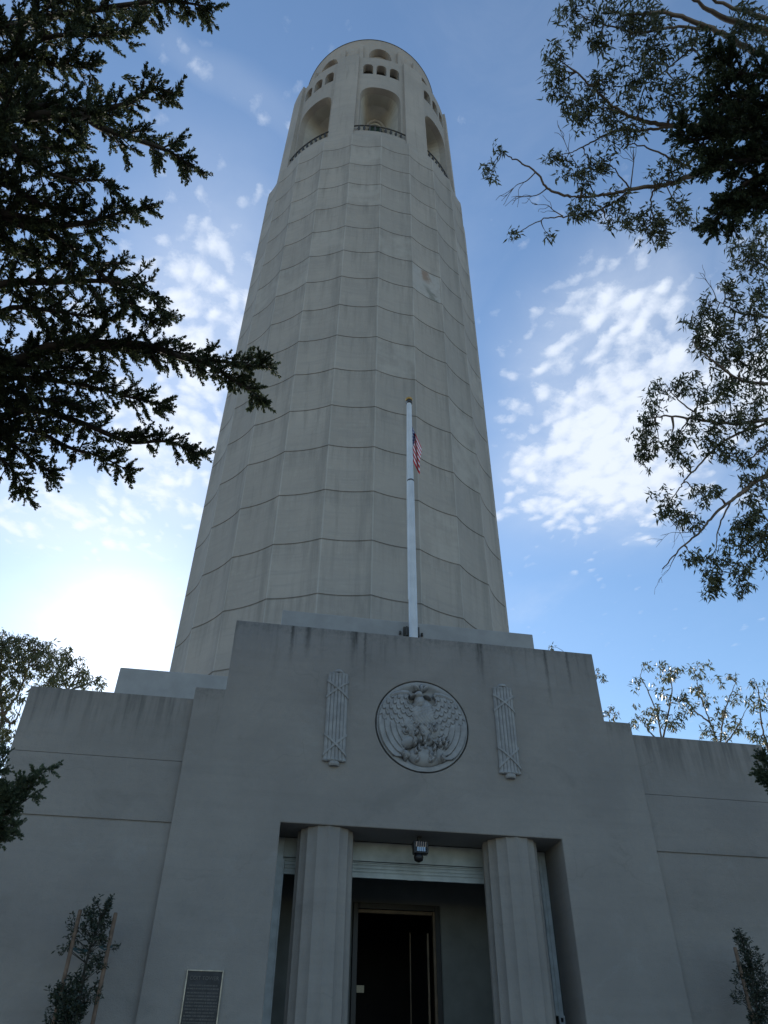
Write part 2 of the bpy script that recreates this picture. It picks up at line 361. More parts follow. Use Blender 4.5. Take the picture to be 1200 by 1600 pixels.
def leaf_material(name, a, b, trans=0.3, rough=0.55):
    M, t, p = mat(name, a, rough); v, s = objco(t)
    g = t.node('ShaderNodeNewGeometry')
    f = t.m('ADD', t.m('MULTIPLY', g.outputs['Random Per Island'], 0.6), t.m('MULTIPLY', t.noise(v, 1.6, 3), 0.5), clamp=True)
    c = t.mix(f, (*a, 1), (*b, 1)); t.link(c, p.inputs['Base Color'])
    tl = t.node('ShaderNodeBsdfTranslucent'); t.link(c, tl.inputs[0])
    mx = t.node('ShaderNodeMixShader'); mx.inputs[0].default_value = trans
    out = [n for n in t.n if n.type == 'OUTPUT_MATERIAL'][0]
    t.link(p.outputs[0], mx.inputs[1]); t.link(tl.outputs[0], mx.inputs[2]); t.link(mx.outputs[0], out.inputs[0])
    return M
CYPLEAF = leaf_material('cypress_foliage', (0.018, 0.030, 0.016), (0.065, 0.080, 0.032), 0.28, 0.7)
SHRLEAF = leaf_material('shrub_foliage', (0.04, 0.06, 0.035), (0.10, 0.13, 0.07), 0.35, 0.6)  # lighter leaf tone with flare haze put into the colour
EUCLEAF = leaf_material('gum_leaf', (0.060, 0.072, 0.030), (0.145, 0.150, 0.070), 0.30, 0.4)
SAPLEAF = leaf_material('sapling_leaf', (0.012, 0.022, 0.014), (0.035, 0.05, 0.03), 0.15, 0.5)
CYPBARK = simple('cypress_bark', (0.06, 0.045, 0.035), 0.95, 0, 0.5, 8.0, 0.02)
EUCBARK = simple('gum_bark', (0.26, 0.20, 0.15), 0.8, 0, 0.55, 2.5, 0.01, (0.11, 0.08, 0.06))
SAPBARK = simple('sapling_bark', (0.05, 0.045, 0.035), 0.9, 0, 0.4, 9.0, 0.005)

# ------------------------------------------------------------------ ground
gm, t, p = mat('ground_paving', (0.12, 0.12, 0.11), 0.9); v, s = objco(t)
t.link(t.mix(t.step(t.noise(v, 0.6, 6), 0.3, 0.7), (0.09, 0.09, 0.085, 1), (0.15, 0.145, 0.135, 1)), p.inputs['Base Color'])
bump(t, p, t.noise(v, 20, 4), 0.4, 0.01)
g = MB().add([(-900, -900, 0), (900, -900, 0), (900, 900, 0), (-900, 900, 0)], [(0, 1, 2, 3)]).obj('ground', gm)
g['kind'] = 'structure'

# ================================================================== entrance building
ENT = root('entrance_building', 'low grey stepped entrance block with carved eagle at the tower foot', 'building', (0, 0, 0))
A1, H1, A2, H2, A4, H4 = 4.275, 10.12, 4.906, 8.423, 2.862, 5.79
MB().prism([(-A2, 0), (-A4, 0), (-A4, H4), (A4, H4), (A4, 0), (A2, 0), (A2, H2), (A1, H2), (A1, H1), (-A1, H1), (-A1, H2), (-A2, H2)], 0.0, 1.02).obj('front_wall', STUCCO, ENT)
def cut_round_recess(o, x, z, r, depth):
    n = 96; V = [(x+r*math.cos(2*PI*i/n), y, z+r*math.sin(2*PI*i/n)) for y in (-0.5, depth) for i in range(n)]
    Fc = [tuple(range(n)), tuple(range(2*n-1, n-1, -1))] + [(i, i+n, (i+1) % n+n, (i+1) % n) for i in range(n)]
    c = mesh_obj('cutter', V, Fc, STUCCO); bm = bmesh.new(); bm.from_mesh(c.data); bmesh.ops.recalc_face_normals(bm, faces=bm.faces); bm.to_mesh(c.data); bm.free()
    bm = bmesh.new(); bm.from_mesh(o.data); bmesh.ops.recalc_face_normals(bm, faces=bm.faces); bm.to_mesh(o.data); bm.free()
    md = o.modifiers.new('recess', 'BOOLEAN'); md.operation = 'DIFFERENCE'; md.solver = 'EXACT'; md.object = c
    dg = bpy.context.evaluated_depsgraph_get(); me = bpy.data.meshes.new_from_object(o.evaluated_get(dg)); o.modifiers.clear(); o.data = me
    bpy.data.objects.remove(c)
fw = [o for o in COL.objects if o.name == 'front_wall'][0]
cut_round_recess(fw, 0.0, 7.97, 1.034, 0.17)
bv = fw.modifiers.new('bevel', 'BEVEL'); bv.width = 0.018; bv.segments = 2; bv.limit_method = 'ANGLE'; bv.angle_limit = 0.7
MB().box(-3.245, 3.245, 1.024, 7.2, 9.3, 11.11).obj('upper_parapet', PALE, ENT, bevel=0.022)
MB().box(-4.27, 4.27, 1.024, 7.35, 5.9, 9.29).obj('main_block', ROOFM, ENT)
for sx in (-1, 1):
    w0, w1 = sorted((sx*4.909, sx*8.2))
    mb = MB()
    zj, zj2 = 5.685, 6.865
    for z0, z1 in ((0, zj-0.016), (zj+0.016, zj2-0.0025), (zj2+0.0025, 8.20)): mb.box(w0, w1, 0.12, 0.40, z0, z1)
    mb.box(w0+0.002, w1-0.002, 0.15, 6.2, 0.0, 8.19)
    mb.obj('wing_wall', STUCCO, ENT, bevel=0.008)
    w0, w1 = sorted((sx*(A4+0.001), sx*4.906))
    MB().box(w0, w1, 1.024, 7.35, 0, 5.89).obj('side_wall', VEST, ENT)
# vestibule behind the gate
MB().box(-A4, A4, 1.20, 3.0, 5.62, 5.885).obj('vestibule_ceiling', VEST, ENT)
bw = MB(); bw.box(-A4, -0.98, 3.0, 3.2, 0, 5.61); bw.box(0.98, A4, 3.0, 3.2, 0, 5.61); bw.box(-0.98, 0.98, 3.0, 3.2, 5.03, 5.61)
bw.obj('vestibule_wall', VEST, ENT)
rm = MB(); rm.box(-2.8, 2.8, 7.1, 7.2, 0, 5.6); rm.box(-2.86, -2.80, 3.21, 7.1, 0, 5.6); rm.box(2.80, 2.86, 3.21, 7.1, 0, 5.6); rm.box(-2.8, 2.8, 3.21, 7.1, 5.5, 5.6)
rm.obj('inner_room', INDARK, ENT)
# fluted columns
def column(xc):
    r, yc, nf, k = 0.56, 0.575, 16, 6
    V = []; Fc = []
    zs = [0.0, 0.02, 5.70, 5.786]
    for z in zs:
        for i in range(nf):
            for j in range(k):
                a = 2*PI*(i + j/k)/nf; tt = j/k
                rr = r - 0.034*math.sin(PI*tt)**0.8
                V.append((xc+rr*math.sin(a), yc-rr*math.cos(a), z))
    n = nf*k
    for j in range(len(zs)-1):
        for i in range(n): Fc.append((j*n+i, j*n+(i+1) % n, (j+1)*n+(i+1) % n, (j+1)*n+i))
    Fc.append(tuple(range((len(zs)-1)*n, len(zs)*n)))
    return mesh_obj('column', V, Fc, STUCCO, ENT)
column(-1.91); column(1.91)
# rolling gate, raised
GATE = root('rolling_shutter', '', '', (0, 0, 0)); GATE.parent = ENT
for kk in ('label', 'category'): del GATE[kk]
GATE.name = 'rolling_shutter'
mb = MB(); mb.box(-2.70, 2.70, 1.04, 1.19, 5.42, 5.786); mb.obj('shutter_housing', SHUT, GATE, bevel=0.008)
mb = MB()
V = []; Fc = []; zz = 5.405; prof = []
while zz > 5.16:
    prof += [(1.075, zz), (1.060, zz-0.012), (1.060, zz-0.048), (1.075, zz-0.060)]; zz -= 0.066
for yv, zv in prof: V += [(-2.66, yv, zv), (2.66, yv, zv)]
for i in range(len(prof)-1): Fc.append((2*i, 2*i+1, 2*i+3, 2*i+2))
mb.add(V, Fc); mb.box(-2.66, 2.66, 1.05, 1.10, 5.11, 5.155); mb.box(-2.70, 2.70, 1.03, 1.045, 5.385, 5.40)
mb.box(-0.14, -0.02, 1.035, 1.05, 5.10, 5.13)
mb.obj('shutter_slats', SHUT, GATE)
MB().box(-2.858, -2.70, 1.03, 1.12, 0, 5.786).box(-2.70, -2.665, 1.06, 1.14, 0, 5.40).obj('shutter_track', TRACK, GATE, bevel=0.006)
MB().box(2.70, 2.855, 1.03, 1.12, 2.88, 5.786).box(2.66, 2.70, 1.06, 1.14, 2.9, 5.40).box(2.76, 2.775, 1.01, 1.03, 2.95, 5.70).obj('shutter_track', TRACK, GATE, bevel=0.006)
b = MB(); b.box(2.735, 2.850, 0.97, 1.02, 2.74, 2.775); b.box(2.735, 2.850, 0.97, 1.02, 2.845, 2.88); b.box(2.735, 2.765, 0.97, 1.02, 2.775, 2.845); b.box(2.82, 2.850, 0.97, 1.02, 2.775, 2.845)
b.obj('lock_bracket', TRACK, GATE, bevel=0.004)
# door in the back wall
DOOR = link(bpy.data.objects.new('entrance_door', None)); DOOR.parent = ENT
b = MB(); b.box(-0.975, -0.86, 2.93, 3.08, 0, 5.02); b.box(0.86, 0.975, 2.93, 3.08, 0, 5.02); b.box(-0.86, 0.86, 2.93, 3.08, 4.90, 5.02); b.obj('door_frame', BLACKM, DOOR, bevel=0.01)
b = MB(); b.box(-0.86, 0.80, 2.95, 3.02, 4.82, 4.895); b.obj('door_header', BRONZE, DOOR, bevel=0.008)
b = MB(); b.box(0.80, 0.858, 2.92, 3.04, 0, 4.895); b.obj('door_post', BRONZE, DOOR, bevel=0.008)
lf = MB(); lf.box(0.70, 0.745, 3.10, 3.16, 0, 4.5); lf.box(0.44, 0.47, 3.72, 3.76, 0, 4.6); lf.obj('door_stile', BRONZE, DOOR, bevel=0.006)
lf = MB(); lf.add([(0.72, 3.13, 0.02), (0.455, 3.74, 0.02), (0.455, 3.74, 4.5), (0.72, 3.13, 4.5)], [(0, 1, 2, 3)]); lf.obj('door_glass', GLASS, DOOR)
sg = MB(); sg.box(-0.86, -0.70, 2.96, 2.97, 3.34, 3.47); sg.obj('door_notice', SIGNM, DOOR)

# ------------------------------------------------------------------ fasces (bundles of rods)
def fasces(xc):
    R0 = link(bpy.data.objects.new('fasces_relief', None)); R0.parent = ENT; R0.location = (xc, 0, 8.0)
    z0, z1, hw = -0.975, 1.0, 0.235
    V = []; Fc = []; nr = 6; k = 6; n = nr*k+1
    zs = [z0, z0+0.02, z0+0.09, 0.7, z1-0.07, z1-0.02, z1]
    sc = [0.92, 1.06, 0.97, 0.97, 0.95, 1.0, 0.9]
    for z, q in zip(zs, sc):
        for i in range(n):
            tt = i/(n-1); xx = -hw + 2*hw*tt
            base = 0.105*math.sqrt(max(0, 1-(xx/hw*0.93)**2))
            rod = 0.022*abs(math.sin(PI*nr*tt))**0.7
            V.append((xx*q, 0.02-(base+rod)*q, z))
    for j in range(len(zs)-1):
        for i in range(n-1): Fc.append((j*n+i, j*n+i+1, (j+1)*n+i+1, (j+1)*n+i))
    m0 = len(V); V += [(hw*.92, 0.02, z0), (-hw*.92, 0.02, z0), (hw*.9, 0.02, z1), (-hw*.9, 0.02, z1)]
    Fc.append(tuple(reversed(list(range(n)))) + (m0+1, m0)); Fc.append(tuple(range((len(zs)-1)*n, len(zs)*n)) + (m0+2, m0+3))
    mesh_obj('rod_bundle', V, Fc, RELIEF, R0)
    kb = MB(); kb.lathe([(0.10, z0-0.09), (0.115, z0-0.06), (0.115, z0-0.005)], 0, -0.01, 16); kb.obj('end_knob', RELIEF, R0, bevel=0.008)
    kb = MB(); kb.lathe([(0.11, z1+0.002), (0.115, z1+0.04), (0.09, z1+0.07)], 0, -0.01, 16); kb.obj('end_knob', RELIEF, R0, bevel=0.008)
    for zc, hh in ((0.62, 0.19), (-0.62, 0.22)):
        rb = MB()
        for sgn in (-1, 1):
            for off in ((-0.0),):
                V = []; Fc = []; m_ = 14
                for i in range(m_+1):
                    tt = i/m_; xx = (-hw+2*hw*tt)*1.03; zz_ = zc + sgn*hh*(1-2*tt)
                    yy = 0.015-(0.105*math.sqrt(max(0.0, 1-(xx/hw*0.9)**2))+0.034+(0.008 if sgn > 0 else 0))
                    for dz_, dy_ in ((-0.034, 0.03), (-0.026, 0.008), (0.026, 0.008), (0.034, 0.03)): V.append((xx, yy+dy_, zz_+dz_))
                for i in range(m_):
                    for q in range(3): Fc.append((i*4+q, (i+1)*4+q, (i+1)*4+q+1, i*4+q+1))
                rb.add(V, Fc)
        rb.obj('crossed_ribbon', RELIEF, R0)
    return R0
fasces(-1.886); fasces(1.886)

# ------------------------------------------------------------------ eagle medallion as carved relief
def medallion():
    N = 190; rad = 1.014; zc = 7.97
    g = np.linspace(-1.0, 1.0, N); X, Z = np.meshgrid(g, g)
    Rr = np.hypot(X, Z)
    H = np.full_like(X, -0.06)                                   # ground of the dish
    def ss(a, b, x): tt = np.clip((x-a)/(b-a), 0, 1); return tt*tt*(3-2*tt)
    H += 0.075*ss(0.80, 0.94, Rr)                                # concave border
    def up(h, m): 
        nonlocal H
        H = np.maximum(H, np.where(m > 0, h, -1.0))
    def ell(cx, cz, rx, rz, rot, h, base=-0.06):
        c, s_ = math.cos(rot), math.sin(rot); a = ((X-cx)*c+(Z-cz)*s_)/rx; b = (-(X-cx)*s_+(Z-cz)*c)/rz
        d = 1-a*a-b*b; up(base+(h-base)*np.sqrt(np.clip(d, 0, 1)), d)
    for sg in (-1, 1):
        x = X*sg
        # wing field: between shoulder arch and the rim
        inside = (Rr < 0.955) & (x > 0.14) & (Z < 0.70-0.0*x) & (Z > -0.72)
        inner = 0.10+0.36*ss(-0.1, -0.7, Z) + 0.0*x
        wing = inside & (x > inner)
        arch = 0.74 - 0.55*(np.clip(x-0.42, 0, 1))**1.4 - 2.2*np.clip(0.30-x, 0, 1)**1.1
        wing &= (Z < arch)
        base = 0.005+0.045*ss(0.0, 0.12, arch-Z) - 0.02*ss(0.3, 1.0, arch-Z)
        # scale feathers in the upper half
        rho = np.hypot(x-0.10, Z-0.72); ang = np.arctan2(x-0.10, 0.72-Z)
        row = rho/0.135; ir = np.floor(row); fr = row-ir
        cell = ang/(0.135/np.maximum(rho, 0.2))*0.95 + 0.5*(ir % 2); fc = cell-np.floor(cell)
        arcf = fr - 0.45*(1-(2*fc-1)**2)
        fe = 0.030*((arcf) % 1.0)
        # long primaries down the side: strips concentric with the rim
        kx = (Rr-0.45)/0.125; fk = kx-np.floor(kx)
        prim = 0.010+0.032*fk**0.7
        low = ss(0.02, -0.08, Z-0.25*(x-0.5))*ss(0.42, 0.50, x)
        hh = base + fe*(1-low) + prim*low
        # tips
        tipz = -0.60-0.10*np.floor(np.clip(kx, 0, 4)) *0.6 + 0.30*np.abs(fk-0.5)**1.5
        wing &= ~((low > 0.5) & (Z < tipz))
        up(hh, wing.astype(float))
        # lighter muscle bar along the arch
        d = np.abs(Z-(arch-0.03)); up(0.075-0.6*d, ((d < 0.055) & (x > 0.16) & (Rr < 0.93)).astype(float))
        # hollow beside the head
        hol = ((x-0.20)/0.11)**2+((Z-0.56)/0.13)**2
        H = np.where(hol < 1, np.minimum(H, -0.085+0.05*hol), H)
    ell(0.02, 0.22, 0.30, 0.40, 0.0, 0.135); ell(0.05, -0.10, 0.26, 0.35, 0.1, 0.11)      # breast and belly
    ell(-0.05, 0.50, 0.13, 0.20, -0.1, 0.15); ell(-0.07, 0.67, 0.105, 0.10, 0.0, 0.17)     # neck, head
    ell(-0.19, 0.645, 0.085, 0.035, 0.35, 0.14)                                            # beak to the left
    for a, xx in ((0.5, 0.08), (-0.5, -0.10), (0.0, 0.0)): ell(xx, 0.85, 0.045, 0.10, -a*1.6, 0.10)     # crest
    ell(0.13, 0.66, 0.10, 0.030, -0.3, 0.10); ell(-0.14, 0.79, 0.05, 0.02, 0.4, 0.09)
    # thighs, log and flames
    ell(-0.30, -0.02, 0.15, 0.30, 0.35, 0.085); ell(0.30, -0.10, 0.14, 0.28, -0.35, 0.08)
    ell(-0.30, -0.38, 0.24, 0.13, 0.45, 0.10); ell(-0.42, -0.62, 0.20, 0.09, -0.25, 0.065); ell(0.05, -0.66, 0.36, 0.24, 0.0, 0.10)
    ell(0.36, -0.62, 0.20, 0.18, 0.3, 0.075)
    rg = random.Random(3)
    for i in range(36):
        fx = rg.uniform(-0.42, 0.52); fz = rg.uniform(-0.80, -0.02); 
        if (fx/0.6)**2+((fz+0.42)/0.48)**2 > 1: continue
        lean = rg.uniform(-0.5, 0.5)+fx*0.8; L = rg.uniform(0.09, 0.16)
        for q in range(5):
            tt = q/4; ell(fx+L*tt*math.sin(lean)+0.02*math.sin(tt*5+i), fz+L*tt, 0.030*(1.15-tt), 0.045, lean*-0.8, 0.155-0.03*tt+0.018*math.sin(i), 0.02)
    fx_ = 0.006*np.sin(X*60+6*np.sin(Z*9))*np.sin(Z*48+3*np.sin(X*11)); H = H+fx_*((np.abs(X) < 0.3) & (Z > -0.2) & (Z < 0.5))
    V = []; Fc = []; idx = -np.ones(X.shape, int)
    for j in range(N):
        for i in range(N):
            if Rr[j, i] <= 1.0: idx[j, i] = len(V); V.append((X[j, i]*rad, -H[j, i]*1.0-0.004, Z[j, i]*rad))
    for j in range(N-1):
        for i in range(N-1):
            q = [idx[j, i], idx[j, i+1], idx[j+1, i+1], idx[j+1, i]]
            if min(q) >= 0: Fc.append(q)
    ME = link(bpy.data.objects.new('medallion', None)); ME.parent = ENT; ME.location = (0, 0, zc)
    # put the carved face in front of the wall: the border stands proud of it
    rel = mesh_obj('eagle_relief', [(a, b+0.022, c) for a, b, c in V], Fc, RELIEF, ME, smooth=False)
medallion()

# ================================================================== memorial tower
TOW = root('memorial_tower', 'tall tapering fluted concrete tower with arched lantern on top, behind the entrance block', 'tower', (0, 0, 0))
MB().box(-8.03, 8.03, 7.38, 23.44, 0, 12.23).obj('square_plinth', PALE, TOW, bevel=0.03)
def shaft():
    nf, k = 24, 8; n = nf*k
    rows = [(11.9, 0.0)]
    joints = sorted(ZT-i*DZR for i in range(-1, 15))
    for zj in joints: rows += [(zj-0.026, 0.0), (zj-0.016, 0.025), (zj+0.016, 0.025), (zj+0.026, 0.0)]
    rows += [(52.35, 0.0), (53.0, 0.03), (53.75, 0.42), (54.2, 0.62)]
    V = []; Fc = []
    for z, ins in rows:
        flat = 0.11 if z < 53.2 else (0.04 if z < 54 else 0.0)
        for i in range(nf):
            for j in range(k):
                a = 2*PI*(i+j/k)/nf; tt = j/k; c = 2*abs(tt-0.5)
                chord = RT*math.cos(PI/nf)/math.cos((tt-0.5)*2*PI/nf)
                rr = chord - flat*(1-c*c) - ins
                V.append((rr*math.sin(a), YC-rr*math.cos(a), z))
    for j in range(len(rows)-1):
        for i in range(n): Fc.append((j*n+i, j*n+(i+1) % n, (j+1)*n+(i+1) % n, (j+1)*n+i))
    Fc.append(tuple(range((len(rows)-1)*n, len(rows)*n)))
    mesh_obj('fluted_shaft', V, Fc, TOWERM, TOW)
shaft()
def wrap(segs, ro, ri, n=6):
    """curved wall from angular segments: (a0, a1, fn(a) -> list of solid (z0, z1)); degrees"""
    mb = MB()
    def P(a, z, r): q = math.radians(a); rr = r(z) if callable(r) else r; return (rr*math.sin(q), YC-rr*math.cos(q), z)
    for a0, a1, fn in segs:
        m_ = max(1, int(math.ceil((a1-a0)/n)))
        for i in range(m_):
            b0 = a0+(a1-a0)*i/m_; b1 = a0+(a1-a0)*(i+1)/m_
            for (p0, p1), (q0, q1) in zip(fn(b0), fn(b1)):
                V = [P(b0, p0, ro), P(b1, q0, ro), P(b1, q1, ro), P(b0, p1, ro), P(b0, p0, ri), P(b1, q0, ri), P(b1, q1, ri), P(b0, p1, ri)]
                mb.add(V, [(0, 1, 2, 3), (5, 4, 7, 6), (0, 4, 5, 1), (3, 2, 6, 7)])
    # jambs at segment joints and ends
    for i in range(len(segs)+1):
        if i == 0: a = segs[0][0]; A_ = []; B_ = segs[0][2](a)
        elif i == len(segs): a = segs[-1][1]; A_ = segs[-1][2](a); B_ = []
        else: a = segs[i][0]; A_ = segs[i-1][2](a); B_ = segs[i][2](a)
        cuts = sorted({z for s_ in A_+B_ for z in s_})
        for z0, z1 in zip(cuts, cuts[1:]):
            mid = (z0+z1)/2; ia = any(s0 < mid < s1 for s0, s1 in A_); ib = any(s0 < mid < s1 for s0, s1 in B_)
            if ia != ib: 
                f = (0, 1, 2, 3) if ib else (3, 2, 1, 0)
                mb.add([P(a, z0, ri), P(a, z0, ro), P(a, z1, ro), P(a, z1, ri)], [f])
    return mb
CROWN = link(bpy.data.objects.new('crown', None)); CROWN.parent = TOW
def rp(z): return 7.20-0.012*(z-53)
def archz(da, half, spring, top, p=3.0):      # flattened arch profile
    q = min(1.0, abs(da)/half); return spring+(top-spring)*(1-q**p)**(1/p)
ZB0, ZB1 = 53.3, 54.95
for k in range(8):
    c = 45*k
    f = lambda a: [(53.2, 68.3)]
    o = wrap([(c+15.2, c+29.8, f)], rp, 5.9, 2.5); po = o.obj('crown_pier', TOWERM, TOW); po.parent = CROWN
    # bay wall: arch opening, three little windows
    def full(a): return [(ZB0, 68.5 if False else 67.95)]
    def arch(a, c=c): return [(ZB0, ZB1), (archz(a-c, 13.1, 60.55, 62.3), 67.95)]
    segs = [(c-15.2, c-13.05, full)]
    WC = [-9.3, -0.6+0.2, 8.6]; WC = [-9.0, 0.0, 9.0]; hw = 3.35
    def win(wc, c=c):
        def fn(a): 
            zt_ = archz(a-c-wc, hw*1.001, 66.15, 66.6, 2.4)
            return [(ZB0, ZB1), (archz(a-c, 13.1, 60.55, 62.3), 64.75), (zt_, 67.95)]
        return fn
    cur = c-13.05
    for wc in WC:
        segs.append((cur, c+wc-hw, arch)); segs.append((c+wc-hw, c+wc+hw, win(wc))); cur = c+wc+hw
    segs.append((cur, c+13.05, arch)); segs.append((c+13.05, c+15.2, full))
    o = wrap(segs, 6.85, 6.35, 1.0); po = o.obj('bay_wall', TOWERM, TOW); po.parent = CROWN
    # splayed niche from the arch back to a small arched window
    mb = MB(); V = []; Fc = []
    def outline(half, bottom, spring, top, r):
        pts = []
        for z in np.linspace(bottom, spring, 5): pts.append((-half, z))
        for i in range(1, 16):
            q = -1+2*i/16; pts.append((half*math.sin(q*PI/2), archz(math.sin(q*PI/2), 1.0, spring, top, 3.0)))
        for z in np.linspace(spring, bottom, 5): pts.append((half, z))
        return [(r*math.sin(math.radians(a+c)), YC-r*math.cos(math.radians(a+c)), z) for a, z in pts]
    O1 = outline(13.1, ZB1-0.4, 60.55, 62.3, 6.36); O2 = outline(12.0, ZB1-0.4, 60.3, 62.6, 5.4); O3 = outline(10.5, ZB1-0.4, 60.3, 62.2, 4.5)
    n_ = len(O1)
    for A_ in (O1, O2, O3): V += A_
    for j in range(2):
        for i in range(n_-1): Fc.append((j*n_+i, j*n_+i+1, (j+1)*n_+i+1, (j+1)*n_+i))
    mb.add(V, Fc); nb = mb.obj('niche', NICHEM, TOW); nb.parent = CROWN
    # back wall of the niche with its window
    o = wrap([(c-11, c-9, lambda a: [(53.6, 62.6)]), (c-9, c+9, lambda a, c=c: [(53.6, 57.5), (archz(a-c, 9.02, 59.9, 61.45, 2.0), 62.6)]), (c+9, c+11, lambda a: [(53.6, 62.6)])], 4.48, 4.25, 1.2)
    po = o.obj('niche_back_wall', NICHEM, TOW); po.parent = CROWN
    o = wrap([(c-11.9, c-9.2, lambda a: [(57.5, 59.9)])], 4.56, 4.481, 1.0)
    tr = MB(); pts = []
    for i in range(25):
        a = -10.4+20.8*i/24; pts.append((4.52*math.sin(math.radians(a+c)), YC-4.52*math.cos(math.radians(a+c)), archz(a, 10.45, 59.9, 61.9, 2.0)))
    tr.tube(pts, 0.14, 6); to = tr.obj('window_surround', TOWERM, TOW, smooth=True); to.parent = CROWN
    o = wrap([(c-9.2, c+9.2, lambda a: [(57.3, 61.6)])], 4.36, 4.33, 3); po = o.obj('window_pane', GREENGLASS, TOW); po.parent = CROWN
    # floor & ceiling slab over the gallery of this bay
    o = wrap([(c-15.1, c+15.1, lambda a: [(62.9, 63.25)])], 6.34, 2.0, 3); po = o.obj('gallery_slab', TOWERM, TOW); po.parent = CROWN
    # balustrade
    BAL = link(bpy.data.objects.new('balustrade', None)); BAL.parent = CROWN
    def arcpts(a0, a1, r_, z_, n=14): return [(r_*math.sin(math.radians(c+a0+(a1-a0)*i/n)), YC-r_*math.cos(math.radians(c+a0+(a1-a0)*i/n)), z_) for i in range(n+1)]
    mb = MB(); mb.tube(arcpts(-15.1, 15.1, 7.04, 55.28), 0.05, 8); ro_ = mb.obj('rail', IRON, TOW); ro_.parent = BAL
    mb = MB(); mb.tube(arcpts(-15.1, 15.1, 7.05, 54.42), 0.04, 6); ro_ = mb.obj('rail', TOWERM, TOW); ro_.parent = BAL
    visible = k in (0, 1, 7)
    if visible:
        for i in range(9):
            a = math.radians(c-12.4+24.8*i/8); x_, y_ = 7.02*math.sin(a), YC-7.02*math.cos(a)
            mb = MB(); mb.lathe([(0.03, 54.45), (0.05, 54.5), (0.035, 54.6), (0.055, 54.7), (0.10, 54.86), (0.105, 54.93), (0.06, 55.03), (0.035, 55.1), (0.05, 55.2), (0.05, 55.25)], x_, y_, 10)
            bo = mb.obj('baluster', IRON, TOW, smooth=True); bo.parent = BAL
    o = wrap([(c-15.15, c+15.15, lambda a: [(53.2, 54.36)])], 7.12, 6.86, 3); po = o.obj('balcony_kerb', TOWERM, TOW); po.parent = CROWN
# inner core, roof slab
MB().lathe([(4.2, 53.5), (4.2, 67.2)], 0, YC, 48).obj('core', TOWERM, TOW).parent = CROWN
MB().lathe([(6.3, 67.0), (6.3, 67.5)], 0, YC, 48).obj('roof_slab', TOWERM, TOW).parent = CROWN
# upper drum with eight blind arches
DR = link(bpy.data.objects.new('lantern_drum', None)); DR.parent = TOW
segs = []
for k in range(8):
    c = 45*k
    segs.append((c-22.5, c-9.2, lambda a: [(67.4, 74.2)]))
    segs.append((c-9.2, c+9.2, lambda a, c=c: [(67.4, 68.6), (archz(a-c, 9.21, 70.9, 72.4, 2.0), 74.2)]))
    segs.append((c+9.2, c+22.5, lambda a: [(67.4, 74.2)]))
wrap(segs, 6.0, 5.45, 1.6).obj('drum_wall', TOWERM, TOW).parent = DR
MB().lathe([(5.42, 67.4), (5.42, 74.1)], 0, YC, 64).obj('drum_core', TOWERM, TOW).parent = DR
MB().lathe([(6.0, 74.201), (6.05, 74.22), (6.05, 74.27), (5.95, 74.30)], 0, YC, 96).obj('drum_rim', ROOFM, TOW).parent = DR
for k in range(8):
    for s_ in (-1, 1):
        a = math.radians(45*k+15.2*s_); mb = MB()
        d = np.array([math.sin(a), -math.cos(a)]); n2 = np.array([math.cos(a), math.sin(a)])
        Q = []
        for z in (67.5, 72.45):
            for rr, ss_ in ((5.90, -0.15), (6.24, -0.15), (6.24, 0.15), (5.90, 0.15)):
                pxy = d*rr+n2*ss_; Q.append((pxy[0], YC+pxy[1], z))
        mb.add(Q, [(0, 3, 2, 1), (4, 5, 6, 7), (0, 1, 5, 4), (1, 2, 6, 5), (2, 3, 7, 6), (3, 0, 4, 7)])
        mb.obj('buttress', TOWERM, TOW).parent = DR

# ================================================================== flagpole and flag
FP = root('flagpole', 'tall white tapered metal flagpole with gold cap on the entrance roof', 'flagpole', (0.0, 0.72, 9.3))
def offs(mb): 
    V = [(a-0.0, b-0.72, c-9.3) for a, b, c in mb.V]; mb.V = V; return mb
offs(MB().lathe([(0.112, 9.3), (0.110, 11.0), (0.098, 15.6), (0.090, 15.61), (0.074, 18.85)], 0.0, 0.72, 24)).obj('pole', POLEM, FP, smooth=False)
offs(MB().lathe([(0.099, 15.58), (0.102, 15.59), (0.102, 15.63), (0.092, 15.64)], 0.0, 0.72, 24)).obj('joint_collar', IRON, FP)
offs(MB().lathe([(0.08, 18.85), (0.10, 18.87), (0.10, 18.96), (0.07, 18.99)], 0, 0.72, 20)).obj('truck', IRON, FP)
offs(MB().lathe([(0.05, 18.99), (0.10, 19.01), (0.12, 19.05), (0.09, 19.10), (0.03, 19.12)], 0.0, 0.72, 20)).obj('gold_cap', GOLD, FP)
b = MB(); b.box(-0.20, 0.20, 0.94, 1.02, 10.55, 10.92); b.box(-0.17, -0.13, 0.78, 0.94, 10.6, 10.85); b.box(0.13, 0.17, 0.78, 0.94, 10.6, 10.85)
for bx in (-0.28, 0.28): b.lathe([(0.03, 10.72), (0.03, 10.80)], bx, 0.98, 8)
offs(b).obj('wall_bracket', IRON, FP)
b = MB(); b.tube([(-0.10, 0.58, 18.8), (-0.145, 0.57, 15.0), (-0.15, 0.56, 11.5)], 0.008, 5); offs(b).obj('halyard', POLEM, FP)

